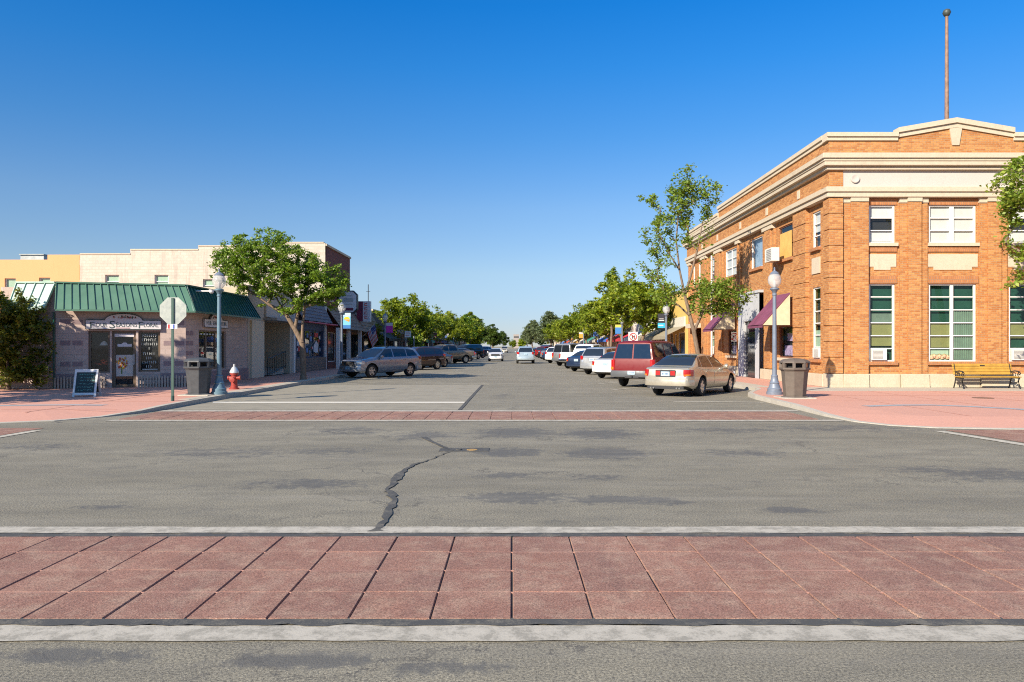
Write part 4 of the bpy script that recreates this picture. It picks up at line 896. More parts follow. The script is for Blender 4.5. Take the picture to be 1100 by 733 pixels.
# tall thin poplar before the brick building
T2 = tree_mesh(11, [(0,0,0),(-.12,0,1.2),(-.32,0,2.3),(-.50,0,3.0)],
    [(-.9,0,8.4,.8,.8,1.3),(-2.1,0,7.3,.75,.7,1.5,.9),(-1.5,0,5.9,.7,.6,.8,.35),(.1,0,8.9,.9,.7,.8,.9),(-.5,.1,9.7,.5,.5,.5,.9),(.45,0,8.0,.5,.5,.9,.8),(-2.5,0,8.6,.45,.5,.5,.9),(-2.4,.1,5.3,.7,.7,.5,.6),(.7,-.2,4.0,1.5,1.0,.95,1.5),(-1.9,.1,4.1,.9,.7,.6,.9),(1.6,-.1,3.4,.55,.6,.55,1),(.1,0,6.2,.5,.5,.8,.4),(-1.0,0,7.0,.6,.5,.8,.5)], 250, 10000, .14, .105, .32, .8, .1,
    limbs=[((-.5,0,3.0),[(-.75,0,4.0),(-1.0,0,5.2),(-1.15,.05,6.6),(-1.05,.05,7.8)]),((-.75,0,4.0),[(-.45,0,5.0),(-.15,0,6.2),(.1,0,7.5)]),((-1.0,0,5.2),[(-1.5,0,6.0),(-2.0,0,7.0)]),((-.32,0,2.3),[(.0,-.05,3.0),(.6,-.1,3.6)]),((-.5,0,3.0),[(-1.0,.05,3.5),(-1.6,.1,3.9)])])
tree('poplar_tree', (8.95, 36, .13), T2, LEAF_B, 'tall thin sparse tree in front of the brick corner building')
m = MB()
# branch reaching in from the right edge
T3 = tree_mesh(21, [(0,0,0),(0,0,1.5),(-.1,0,3.0),(-.3,0,4.2)], [(-1.2,0,7.2,1.25,1.2,.9),(-1.7,0,6.3,.75,.8,.55),(-.6,0,5.2,1.3,1.2,1.0),(.8,0,6.3,1.6,1.6,1.7),(-1.3,-.1,3.9,.75,.7,.8,.7),(-.2,0,8.2,1,1,.8)], 240, 15000, .145, .13, .32, .7, .15)
tree('ash_tree', (18.75, 25.8, .13), T3, LEAF_B, 'tree leaning in at the right edge before the brick building front')
# street trees further off: four shapes shared between copies
def street_shape(seed, h, w, nl, leaf, natt=90, low=2.3):
    return tree_mesh(seed, [(0,0,0),(.05,0,1.0),(0,.05,1.9),(.1,0,low)], [(0,0,h*.62,w,w,h*.26),(w*.45,.2,h*.55,w*.7,w*.6,h*.2),(-w*.5,-.2,h*.6,w*.65,w*.6,h*.22),(.1,.3,h*.8,w*.6,w*.6,h*.17)], natt, nl, leaf, .11, .42, .6, .15, seg=.8)
SH = [street_shape(31, 6.8, 2.5, 6200, .25, 120), street_shape(32, 7.3, 2.9, 7000, .26, 130), street_shape(33, 6.4, 2.7, 6200, .26, 120), street_shape(34, 8.0, 3.0, 7000, .27, 130)]
TALL = tree_mesh(41, [(0,0,0),(0,0,1.5),(.1,0,3),(.05,0,4.5)], [(0,0,6.8,.8,.8,2.6),(.3,0,8.8,.6,.6,1.1),(-.3,0,5,.7,.7,1)], 80, 3400, .24, .12, .36, .8, .1, seg=.7)
BIG = tree_mesh(42, [(0,0,0),(0,0,2),(.2,0,3.5),(0,0,5)], [(0,0,9,4.6,4,3.2),(-3,0,7,2.8,2.6,2.4),(3,0,7.2,2.8,2.6,2.6),(0,0,11.8,2.6,2.4,2),(0,0,4.5,3.8,3,1.8)], 230, 15000, .5, .3, .9, .7, .1, seg=1.2)
DENSE = tree_mesh(43, [(0,0,0),(0,0,1.5),(0,0,3)], [(0,0,5.5,3.0,2.8,3.4),(0,0,8,2.0,2,2.2),(1.2,0,4,2,2,2)], 130, 9000, .45, .22, .7, .8, .1, seg=1.2)
G_L, G_R = 'street trees along the left pavement', 'street trees along the right pavement'
left = [(68,0,1.02,LEAF_C,'small spreading tree behind the grey estate car and its neighbours, nearest of the left row'),
        (81,1,.92,LEAF_C,'street tree standing behind the tan pickup, second of the left row'),(92,2,1.05,LEAF_C,'olive street tree past the tan pickup, third of the left row'),(104,0,1.0,LEAF_C,'street tree in front of the maroon brick shops, first of two'),
        (116,3,.92,LEAF_C,'street tree in front of the maroon brick shops, further of two'),(129,1,.98,LEAF_C,'street tree at the near end of the two-storey buff block'),(142,2,1.1,LEAF_C,'street tree before the middle of the two-storey buff block'),(157,3,1.08,LEAF_A,'bright green street tree at the far end of the buff block')]
for i, (y, k, s, lm, lab) in enumerate(left): tree('street_tree', (-9.9+(.4 if k == 1 else 0), y, .13), SH[k], lm, lab, group=G_L, rz=i*1.9, sc=s)
tree('roadside_tree', (-10.2, 186, .1), DENSE, LEAF_C, 'bright olive rounded tree near the left end of the street', rz=.6, sc=1.0)
tree('roadside_tree', (-9.3, 214, .1), DENSE, LEAF_D, 'dark dense conical tree closing the left row of the street', rz=2.1, sc=(.9,.9,.93))
tree('roadside_tree', (-12.5, 250, .1), BIG, LEAF_A, 'broad green tree beyond the dark conical tree at the street end', rz=1.1, sc=.85)
right = [(57.5,1,1.08,LEAF_C,'feathery street tree behind the red van-like car and the banner lamp'),(68,3,1.06,LEAF_C,'tall spreading street tree in front of the mustard yellow shop'),(78,2,1.1,LEAF_C,'street tree by the red canvas awnings'),(89,0,1.12,LEAF_C,'street tree before the blue awning, first of two'),
         (101,1,1.08,LEAF_C,'street tree past the blue awning, further of two'),(113,2,1.15,LEAF_C,'street tree before the green awnings, first of two'),(126,3,.95,LEAF_C,'street tree past the green awnings, further of two'),(140,0,1.1,LEAF_C,'street tree before the pale plastered shops, nearest of three'),
         (154,2,1.12,LEAF_C,'street tree before the pale plastered shops, middle of three'),(169,1,1.08,LEAF_C,'street tree before the pale plastered shops, farthest of three')]
for i, (y, k, s, lm, lab) in enumerate(right): tree('street_tree', (9.9, y, .13), SH[k], lm, lab, group=G_R, rz=i*2.3+.5, sc=s)
tree('narrow_tree', (9.7, 74.5, .13), TALL, LEAF_B, 'narrow upright tree standing taller than the right street row', sc=.98)
tree('roadside_tree', (11.5, 225, .1), BIG, LEAF_S, 'large silvery green tree at the right end of the street', rz=.4, sc=.86)
tree('roadside_tree', (13.5, 196, .1), DENSE, LEAF_C, 'olive rounded tree in front of the large silvery tree', rz=1.4, sc=.85)
tree('roadside_tree', (9.2, 345, 0), BIG, LEAF_S, 'broad green tree far away just right of the street vanishing point', rz=2.5, sc=.98)
tree('roadside_tree', (18, 330, 0), BIG, LEAF_C, 'olive tree far away behind the parked row on the right', rz=.5, sc=.85)
tree('roadside_tree', (-8.2, 320, 0), DENSE, LEAF_D, 'dark rounded tree far away just left of the street vanishing point', rz=.9, sc=(1.35,1.35,1.1))
tree('roadside_tree', (-15, 290, 0), BIG, LEAF_A, 'green tree far away behind the parked row on the left', rz=1.9, sc=.8)
tree('roadside_tree', (5.6, 440, 0), DENSE, LEAF_Y2, 'small bright yellow-green tree at the vanishing point', rz=1.9, sc=(.9,.9,.6))
for i, (x, y, mh, lm, s, lab) in enumerate(((-5.6,470,BIG,LEAF_D,.80,'dark green tree closing the street just left of the vanishing point'),(-13.5,480,BIG,LEAF_A,.9,'green tree closing the street well left of the vanishing point'),(9.5,470,BIG,LEAF_S,.95,'silvery tree closing the street just right of the vanishing point'),(19,480,BIG,LEAF_A,.9,'green tree closing the street well right of the vanishing point'),(.6,520,DENSE,LEAF_C,(1.0,1.0,.62),'low olive tree at the middle of the vanishing point'))):
    tree('roadside_tree', (x, y, 0), mh, lm, lab, rz=i*1.3, sc=s)
# bushy shrub by the flower shop, and the trees beyond the left edge whose shade falls on shop and pavement
HB = tree_mesh(51, [(0,0,0),(0,0,.5),(0,0,1.2)], [(0,0,1.3,1.5,1.0,1.3),(.1,0,2.6,1.35,.95,1.1),(-.7,0,2.9,1.2,.9,1.0),(.9,0,.75,.75,.8,.75),(-1.8,0,2,1.3,1,2)], 330, 26000, .12, .09, .22, .9, .1, seg=.4)
tree('evergreen_shrub', (-18.35, 27.6, .13), HB, LEAF_H, 'large dense dark shrub against the left end of the flower shop', 'shrub')
HY_ = tree_mesh(52, [(0,0,0),(0,0,.6)], [(0,0,1.0,.5,.5,.7)], 40, 1800, .14, .03, .2, .9, .1, seg=.4)
tree('potted_shrub', (-11.9, 66.0, .13), HY_, LEAF_D, 'green shrub in front of the brown shake shop', 'shrub', sc=1.7)
tree('young_tree', (-9.8, 76.5, .13), HY_, LEAF_B, 'bright yellow-green young tree behind the dark maroon car', 'shrub', sc=(1.6,1.6,1.9))
tree('shade_tree', (-20.0, 21.6, .13), SH[3], LEAF_A, 'broad tree beside the side street whose shade falls on the shop front', rz=.3, sc=1.0)
tree('shade_tree', (-18.4, 18.9, .13), SH[1], LEAF_A, 'low tree on the corner pavement whose shade falls across the pink slabs', rz=1.3, sc=.75)
# ------------------------------------------------------------------ cars: lofted body, arches cut out, panes and lamps fitted to its surface
TYRE = mat('tyre_rubber', (.018,.018,.018), .85); ALLOY = mat('alloy', (.50,.50,.50), .3, .9, var=.08); TRIM = mat('black_trim', (.022,.022,.024), .6); CHROME = mat('chrome', (.65,.65,.65), .12, 1., var=.03)
CARGLASS = mat('car_glass', (.012,.016,.022), .03, spec=1., var=.1); REDL = mat('tail_lamp', (.42,.012,.012), .15, spec=.9, var=.1); AMBER = mat('amber_lamp', (.6,.2,.02), .2); LAMPC = mat('head_lamp', (.60,.62,.64), .08, .3, spec=1.); PLATE = mat('license_plate', (.45,.60,.68), .5, var=.15, scale=12); PLATET = mat('plate_text', (.05,.08,.18), .6)
def paint(name, col, metal=.35, rough=.28): return mat('paint_'+name, col, rough, metal, var=.03, scale=1.5, coat=.9)
TYPES = {
 'sedan': dict(L=4.80, H=1.45, T=[(0,.56),(.05,.66),(.3,.76),(.8,.87),(1.25,.94),(1.32,.97),(1.7,1.19),(2.1,1.37),(2.3,1.42),(2.7,1.45),(3.1,1.44),(3.4,1.40),(3.7,1.31),(4.05,1.13),(4.25,1.04),(4.35,1.02),(4.66,.99),(4.76,.93),(4.80,.72)],
   B=[(0,.53),(.3,.72),(1.25,.88),(3.0,.93),(4.3,.97),(4.66,.95),(4.8,.69)], Z=[(0,.32),(.25,.2),(4.4,.24),(4.8,.36)], W=[(0,.60),(.06,.70),(.2,.79),(.6,.87),(1.2,.905),(3.8,.90),(4.4,.875),(4.66,.83),(4.76,.78),(4.8,.70)], roofw=.56,
   wx=(.95,3.71), r=.325, ws=((1.30,.72),(2.12,.58)), rw=((4.22,.70),(3.42,.56)), side=[((1.52,.97),(2.62,.98),(2.62,1.37),(2.14,1.34)),((2.70,.98),(3.62,1.0),(3.38,1.35),(2.70,1.38)),((3.66,1.0),(3.92,1.02),(3.58,1.28),(3.46,1.33))], doors=((1.45,2.66),(2.68,3.55)), tl=(.34,.66,.70,.92), hl=(.34,.55,.62,.76), plate=.78, mirror=1.62),
 'suv': dict(L=4.80, H=1.69, T=[(0,.62),(.05,.84),(.25,.96),(.7,1.03),(1.1,1.09),(1.2,1.12),(1.6,1.37),(1.95,1.57),(2.2,1.65),(2.7,1.69),(3.6,1.68),(4.2,1.64),(4.42,1.58),(4.60,1.30),(4.70,1.10),(4.77,1.02),(4.80,.72)],
   B=[(0,.59),(.25,.9),(1.1,1.03),(3.0,1.06),(4.5,1.10),(4.70,1.06),(4.8,.70)], Z=[(0,.34),(.25,.24),(4.5,.27),(4.8,.38)], W=[(0,.66),(.06,.77),(.2,.84),(.6,.89),(1.2,.92),(3.9,.915),(4.5,.89),(4.72,.85),(4.8,.78)], roofw=.62,
   wx=(.93,3.80), r=.36, ws=((1.18,.76),(1.98,.63)), rw=((4.68,.70),(4.44,.58)), side=[((1.42,1.12),(2.50,1.12),(2.50,1.57),(2.02,1.54)),((2.58,1.12),(3.55,1.14),(3.55,1.57),(2.58,1.58)),((3.62,1.14),(4.42,1.18),(4.20,1.50),(3.62,1.56))], doors=((1.38,2.54),(2.56,3.58)), tl=(.30,.64,.92,1.14), hl=(.42,.55,.74,.90), plate=.92, mirror=1.55),
 'bigsuv': dict(L=5.2, H=1.95, T=[(0,.70),(.05,1.0),(.25,1.08),(.8,1.15),(1.3,1.2),(1.4,1.24),(1.7,1.53),(2.05,1.81),(2.3,1.90),(2.8,1.95),(4.4,1.95),(4.85,1.92),(4.97,1.86),(5.06,1.55),(5.12,1.22),(5.16,1.10),(5.20,.75)],
   B=[(0,.66),(.25,1.0),(1.3,1.14),(5.0,1.20),(5.13,1.15),(5.2,.72)], Z=[(0,.42),(.25,.34),(4.9,.36),(5.2,.46)], W=[(0,.80),(.06,.88),(.3,.95),(1.2,.985),(4.6,.985),(5.0,.97),(5.14,.95),(5.2,.90)], roofw=.72,
   wx=(1.0,4.02), r=.39, ws=((1.38,.82),(2.08,.72)), rw=None, side=[((1.62,1.24),(2.60,1.24),(2.60,1.82),(2.12,1.79)),((2.70,1.24),(3.65,1.25),(3.65,1.83),(2.70,1.83)),((3.76,1.25),(4.90,1.27),(4.82,1.82),(3.76,1.83))], doors=((1.6,2.65),(2.68,3.7)), tl=(.20,.80,.72,1.16), hl=(.2,.62,.80,1.0), plate=.62, mirror=1.78),
 'pickup': dict(L=5.9, H=1.9, T=[(0,.75),(.05,1.06),(.3,1.13),(1.0,1.18),(1.4,1.22),(1.5,1.25),(1.8,1.53),(2.1,1.78),(2.35,1.87),(2.8,1.9),(3.5,1.89),(3.75,1.82),(3.86,1.5),(3.9,1.28),(3.96,1.26),(5.8,1.26),(5.87,1.22),(5.9,.8)],
   B=[(0,.71),(.3,1.05),(1.4,1.17),(3.9,1.22),(5.8,1.22),(5.9,.77)], Z=[(0,.46),(.3,.40),(5.6,.44),(5.9,.52)], W=[(0,.82),(.06,.92),(.3,.97),(1.2,1.0),(5.5,1.0),(5.8,.98),(5.9,.95)], roofw=.70,
   wx=(1.0,4.72), r=.40, ws=((1.48,.82),(2.13,.70)), rw=((3.85,.72),(3.78,.66)), side=[((1.72,1.27),(2.62,1.27),(2.62,1.79),(2.2,1.76)),((2.7,1.27),(3.68,1.27),(3.55,1.76),(2.7,1.80))], doors=((1.68,2.66),(2.68,3.75)), tl=(.12,.86,.78,1.14), hl=(.2,.66,.82,1.04), plate=.66, mirror=1.85),
 'hatch': dict(L=4.4, H=1.49, T=[(0,.55),(.06,.72),(.3,.84),(.8,.97),(.95,1.01),(1.4,1.24),(1.85,1.42),(2.2,1.48),(2.6,1.49),(3.2,1.44),(3.7,1.33),(4.0,1.23),(4.2,1.12),(4.34,1.0),(4.40,.70)],
   B=[(0,.52),(.3,.78),(.9,.93),(3.0,.98),(4.1,1.02),(4.3,.95),(4.4,.67)], Z=[(0,.3),(.25,.2),(4.1,.23),(4.4,.36)], W=[(0,.56),(.06,.68),(.25,.79),(.7,.85),(1.2,.87),(3.5,.865),(4.1,.83),(4.33,.77),(4.4,.70)], roofw=.54,
   wx=(.88,3.53), r=.31, ws=((.98,.74),(1.88,.56)), rw=((4.1,.66),(3.4,.54)), side=[((1.36,1.0),(2.3,1.02),(2.3,1.40),(1.90,1.37)),((2.38,1.02),(3.3,1.05),(3.15,1.37),(2.38,1.41))], doors=((1.3,2.34),(2.36,3.3)), tl=(.30,.62,.78,1.02), hl=(.5,.52,.66,.86), plate=.80, mirror=1.45),
}
def make_car(kind, p, style):
    D = TYPES[kind]; L, H = D['L'], D['H']
    T = lambda s: float(np.interp(s, *zip(*D['T']))); Z = lambda s: float(np.interp(s, *zip(*D['Z']))); W = lambda s: float(np.interp(s, *zip(*D['W'])))
    B = lambda s: min(float(np.interp(s, *zip(*D['B']))), T(s)-.02)
    def section(s):
        t, b, z, w = T(s), B(s), Z(s), W(s); g = max(0., (t-b)/(H-float(np.interp(s, *zip(*D['B']))))); g = min(1, g)
        yt = w*.93*(1-g)+min(D['roofw'], w*.9)*g; e = .05*min(1, g*1.5)+.012; h = b-z
        pts = [(0,z),(.70*w,z),(.90*w,z+.05*h),(.97*w,z+.20*h),(w,z+.45*h),(w*.995,z+.62*h),(w*.985,z+.80*h),(w*.965,z+.93*h),(w*.93,b)]
        for q in (.25,.5,.75,1.): pts.append((w*.93+(yt-w*.93)*(q**1.25), b+(t-e-b)*q))
        pts += [(yt*.94, t-e*.45), (yt*.78, t-e*.15), (yt*.4, t-.003), (0, t)]
        return pts
    def yside(s, z):
        pts = section(s)[2:13]; zs = [q[1] for q in pts]; return float(np.interp(z, zs, [q[0] for q in pts]))
    def ztop(s, y):
        pts = section(s)[12:][::-1]; return float(np.interp(y, [q[0] for q in pts], [q[1] for q in pts]))
    X = lambda s: L/2-s
    root = bpy.data.objects.new('parked_car', None); COL.objects.link(root); root.empty_display_size = .2
    ss = sorted(set([q[0] for q in D['T']]+[q[0] for q in D['W']]+list(np.arange(.1, L, .16)))); keep = [ss[0]]
    for s in ss[1:]:
        if s-keep[-1] > .018: keep.append(s)
    ss = keep[:-1]+[L] if keep[-1] != L else keep
    m = MB(); rows = []
    for s in ss:
        q = section(s); rows.append([(X(s), y, z) for y, z in q] + [(X(s), -y, z) for y, z in q[-2:0:-1]])
    K = len(rows[0]); n0 = 0
    for r in rows: m.v += r
    for i in range(len(rows)-1):
        for j in range(K):
            k = (j+1) % K; m.f.append((i*K+j, i*K+k, (i+1)*K+k, (i+1)*K+j)); m.m.append(0)
    m.f.append(tuple(range(K-1,-1,-1))); m.f.append(tuple((len(rows)-1)*K+j for j in range(K))); m.m += [0,0]
    body = m.build('body', [p, TRIM], root)
    cut = MB()
    for wx in D['wx']:
        for sg in (1, -1): cut.lathe([(D['r']+.075, sg*.52), (D['r']+.075, sg*1.3)], 28, (X(wx), 0, D['r']+.01), 1, 'y')
    if kind == 'pickup': cut.box(X(5.78), X(4.02), -.80, .80, .85, 1.6)
    co = cut.build('cutter', [p, TRIM]); md = body.modifiers.new('b', 'BOOLEAN'); md.operation = 'DIFFERENCE'; md.solver = 'EXACT'; md.object = co
    dg = bpy.context.evaluated_depsgraph_get(); me = bpy.data.meshes.new_from_object(body.evaluated_get(dg)); body.modifiers.clear(); body.data = me; me.name = 'body'
    bpy.data.objects.remove(co)
    while len(me.materials) < 2: me.materials.append(TRIM)
    me.materials[0] = p; me.materials[1] = TRIM
    mi = []
    for f in me.polygons:
        c = f.center; k = 0
        for wx in D['wx']:
            d = math.hypot(c.x-X(wx), c.z-D['r']-.01)
            if d < D['r']+.085 and abs(c.y) < W(wx)*.985 and (abs(f.normal.y) < .4 and d > D['r']*.6 or abs(c.y) < .6): k = 1
        s = min(max(L/2-c.x, 0), L)
        if c.z < Z(s)+.05 or (style.get('clad') and c.z < Z(s)+style['clad'] ): k = 1
        if kind == 'pickup' and 4.03 < s < 5.77 and abs(c.y) < .801 and c.z < 1.25 and f.normal.z > -.5 and c.z > .8: k = 1
        mi.append(k)
    me.polygons.foreach_set('material_index', mi); smooth_mesh(me, 32); me.update()
    def side_patch(quad, sg, off, nu=10, nv=4):
        (a, b, c, d) = quad; P, Dp = [], []
        for i in range(nu+1):
            u = i/nu; r, r2 = [], []
            for j in range(nv+1):
                v = j/nv; s = (a[0]*(1-u)+b[0]*u)*(1-v)+(d[0]*(1-u)+c[0]*u)*v; z = (a[1]*(1-u)+b[1]*u)*(1-v)+(d[1]*(1-u)+c[1]*u)*v
                y = yside(s, z); r.append((X(s), sg*(y+off), z)); r2.append((X(s), sg*(y-.025), z))
            P.append(r); Dp.append(r2)
        return P, Dp
    for sg in (1, -1):
        for i, (a, b) in enumerate(D['doors']):
            z0 = Z(2)+.16; z1 = B((a+b)/2)-.015; q = ((a+.03,z0),(b-.012,z0),(b-.012,z1),(a+.03,z1))
            if i == len(D['doors'])-1 and kind in ('sedan','hatch'): q = ((a+.012,z0),(b-.2,z0),(b-.0,z1),(a+.012,z1))
            mm = MB(); mm.shell(*side_patch(q, sg, .007, 8, 8)); d = mm.build('door', p, root, smooth=35)
            mm = MB(); s = b-.22; z = B(s)-.10; y = yside(s, z); mm.box(X(s)-.10, X(s)+.10, min(sg*y,sg*(y+.035)), max(sg*y,sg*(y+.035)), z-.018, z+.018); mm.build('handle', style.get('hand', p), d, bevel=.008)
        for q in D['side']:
            mm = MB(); mm.shell(*side_patch(q, sg, .006)); mm.build('side_window', CARGLASS, root, smooth=35)
        s = D['mirror']; z = B(s)+.09; y = yside(s, z-.05); mm = MB(); mm.lathe([(.02,-.06),(.085,-.05),(.10,0),(.085,.06),(.03,.075)], 10, (X(s), sg*(y+.13), z), 0, 'y')
        mm.tube([(X(s), sg*(y-.02), z-.05),(X(s), sg*(y+.09), z-.02)], .03, 6); mm.build('wing_mirror', style.get('mir', p), root, smooth=50)
    def top_patch(k, nm):
        (s0, w0), (s1, w1) = k; P, Dp = [], []
        for i in range(9):
            t = i/8; s = s0+(s1-s0)*t; w = w0+(w1-w0)*t; r, r2 = [], []
            for j in range(11):
                y = -w+2*w*j/10; z = ztop(s, y); e = .018*(1-(j/5-1)**2); r.append((X(s)+(.004 if s0 < s1 else -.004), y, z+.006)); r2.append((X(s), y, z-.03))
            P.append(r); Dp.append(r2)
        mm = MB(); mm.shell(P, Dp); mm.build(nm, CARGLASS, root, smooth=35)
    top_patch(D['ws'], 'windshield')
    if D['rw']: top_patch(D['rw'], 'rear_window')
    else:                                                     # upright twin rear panes of the big estate
        for sg in (1, -1):
            mm = MB(); w0, w1 = .80, .69; x0, x1 = X(5.118)-.014, X(5.0)-.02
            mm.hexa([(x0,sg*.03,1.20),(x0,sg*w0,1.20),(x0+.03,sg*w0,1.20),(x0+.03,sg*.03,1.20),(x1,sg*.03,1.80),(x1,sg*w1,1.80),(x1+.03,sg*w1,1.80),(x1+.03,sg*.03,1.80)]); mm.build('rear_window', CARGLASS, root)
    def wrap(end, sg, y_in, s_len, z0, z1, off, mt, nm, full=False, par=None):
        base = L if end == 'r' else 0; S = [abs(base-d) for d in np.linspace(s_len, .02, 8)]; zc = (z0+z1)/2
        sx = -1 if end == 'r' else 1; ys = [(X(s), yside(s, min(zc, B(s)-.02))) for s in S]
        def ring(z, o):
            r = [(x+sx*o*.4, y+o, z) for x, y in ys]; r.append((X(base)+sx*o, ys[-1][1]-.04+o*.5, z)); r.append((X(base)+sx*o, y_in, z)); return r
        P = [[(x, sg*y, z) for x, y, z in ring(z0, off*.7)], [(x, sg*y, z) for x, y, z in ring(z0+(z1-z0)*.25, off)], [(x, sg*y, z) for x, y, z in ring(z0+(z1-z0)*.75, off)], [(x, sg*y, z) for x, y, z in ring(z1, off*.6)]]
        Dp = [[(x-sx*.03, sg*(abs(y)-.03), z) for x, y, z in r] for r in P]
        mm = MB(); mm.shell(P, Dp); return mm.build(nm, mt, par or root, smooth=40)
    for sg in (1, -1):
        sl, yi, z0, z1 = D['tl']; t = wrap('r', sg, yi, sl, z0, z1, .016, REDL, 'taillight')
        if kind in ('sedan', 'bigsuv'): wrap('r', sg, yi+.03, sl*.5, z0+.02, z0+(z1-z0)*.3, .022, AMBER, 'indicator', par=t)
        sl, yi, z0, z1 = D['hl']; wrap('f', sg, yi, sl, z0, z1, .016, LAMPC, 'headlight')
    bz = style.get('bump')
    for e, n in (('r','rear_bumper'),('f','front_bumper')):
        z0, z1, o, mt = bz if bz else (Z(L if e == 'r' else 0)+.02, Z(L if e == 'r' else 0)+.22, .02, p)
        mm = wrap(e, 1, 0, .42, z0, z1, o, mt, n); m2 = wrap(e, -1, 0, .42, z0, z1, o, mt, n)
        bm = bmesh.new(); bm.from_mesh(mm.data); bm.from_mesh(m2.data); bm.to_mesh(mm.data); bm.free(); bpy.data.objects.remove(m2)
    # grille, plate, lower valance
    x = X(0); mm = MB(); g0, g1 = D['hl'][2]-.06, D['hl'][3]+.0; yy = D['hl'][1]-.05
    mm.box(x-.03, x+.022, -yy, yy, g0, g1, 0)
    for k in range(4): z = g0+.03+k*(g1-g0-.05)/3; mm.box(x+.022, x+.03, -yy+.02, yy-.02, z-.008, z+.008, 1)
    mm.build('grille', [TRIM, CHROME], root)
    for xx, sg in ((X(0)+.03, 1), (X(L)-.018-style.get('po', 0), -1)):
        mm = MB(); z = D['plate'] if sg < 0 else Z(0)+.2
        if sg < 0 and style.get('recess'): mm.box(xx-.004, xx+.02, -.36, .36, z-.10, z+.13, 2); mm.box(xx-.012, xx-.003, -.35, -.19, z-.05, z+.1, 3); mm.box(xx-.012, xx-.003, .19, .35, z-.05, z+.1, 3)
        mm.box(min(xx,xx+sg*.012), max(xx,xx+sg*.012), -.155, .155, z-.075, z+.075, 0)
        for k in range(5): mm.box(min(xx+sg*.013,xx+sg*.016), max(xx+sg*.013,xx+sg*.016), -.11+k*.047, -.085+k*.047, z-.03, z+.035, 1)
        mm.build('license_plate', [PLATE, PLATET, TRIM, REDL], root)
    for k, wx in enumerate(D['wx']):
        for sg in (1, -1):
            r = D['r']; y1 = W(wx)-.015; c = (X(wx), 0, r)
            w = MB(); w.lathe([(r*.62,y1-.22),(r*.94,y1-.22),(r,y1-.18),(r,y1-.05),(r*.95,y1-.01),(r*.66,y1),(r*.64,y1-.03)], 26, c, 0, 'y')
            if sg < 0: w.v = [(a, -b, z) for a, b, z in w.v]
            wo = w.build('wheel', TYRE, root, smooth=40)
            w = MB(); w.lathe([(r*.66,y1-.03),(r*.655,y1-.012),(r*.60,y1-.012),(r*.585,y1-.06),(r*.2,y1-.07),(.0,y1-.07)][:5], 26, c, 0, 'y')
            nsp = style.get('spk', 5)
            for j in range(nsp):
                a = 2*math.pi*j/nsp+.3; ca, sa = math.cos(a), math.sin(a); hw = .055
                Q = lambda rr, hh, yy: (c[0]+rr*ca-hh*sa, yy, c[2]+rr*sa+hh*ca)
                w.hexa([Q(r*.12,-hw,y1-.07),Q(r*.61,-hw*.7,y1-.07),Q(r*.61,hw*.7,y1-.07),Q(r*.12,hw,y1-.07),Q(r*.12,-hw,y1-.025),Q(r*.61,-hw*.7,y1-.018),Q(r*.61,hw*.7,y1-.018),Q(r*.12,hw,y1-.025)], 0)
            w.lathe([(r*.19,y1-.06),(r*.17,y1-.02),(r*.1,y1-.012)], 14, c, 0, 'y')
            for q in range(len(w.f)):      # dish between the spokes stays dark
                pass
            if sg < 0: w.v = [(a, -b, z) for a, b, z in w.v]
            w.build('rim', ALLOY, wo, smooth=35)
            w = MB(); w.lathe([(r*.60,y1-.085),(r*.60,y1-.08)], 20, c, 0, 'y')
            if sg < 0: w.v = [(a, -b, z) for a, b, z in w.v]
            w.build('brake_disc', TRIM, wo)
    if style.get('rails'):
        for sg in (1, -1): mm = MB(); yv = D['roofw']*.92; mm.tube([(X(s), sg*yv, T(s)+ (.035 if 2.3 < s < L-.7 else -.01)) for s in np.linspace(2.2, L-.55, 8)], .02, 6); mm.build('roof_rail', TRIM, root, smooth=40)
    if style.get('exhaust'):
        mm = MB(); mm.box(X(L)-.028, X(L)+.05, -.66, .66, .27, .37, 0)
        for yv in (-.52,-.42,.42,.52): mm.lathe([(.03,0),(.03,.08)], 10, (0,0,0), 1, 'y'); k = len(mm.v)-20; mm.v[k:] = [(X(L)-.06+b, yv+a, .30+z) for a, b, z in mm.v[k:]]
        mm.build('exhaust_valance', [TRIM, CHROME], root, smooth=40)
    if style.get('hitch'): mm = MB(); mm.box(X(L)-.13, X(L)+.1, -.04, .04, .42, .5); mm.box(X(L)-.05, X(L)+.1, -.3, .3, .4, .47); mm.build('tow_bar', TRIM, root)
    return root
_proto = {}
def place_car(kind, tail, ang, pt, label, group=None, style=None, key=None, cat='car', name='parked_car', nose=None):
    """ang: heading measured clockwise from straight up the street; tail = ground point under the middle of the rear end"""
    style = style or {}; key = key or kind
    if key not in _proto: r = make_car(kind, pt, style); _proto[key] = (r, pt); new = r
    else:
        src, p0 = _proto[key]; new = copy_tree(src)
        for o in [new]+list(new.children_recursive):
            if o.type == 'MESH':
                for sl in o.material_slots:
                    if sl.material == p0: sl.link = 'OBJECT'; sl.material = pt
    a = R(90-ang); L = TYPES[kind]['L']; dx, dy = math.cos(a), math.sin(a)
    new.location = (tail[0]+dx*L/2, tail[1]+dy*L/2, 0.004); new.rotation_euler = (0,0,a); new.name = name
    tag(new, label, cat, group); return new
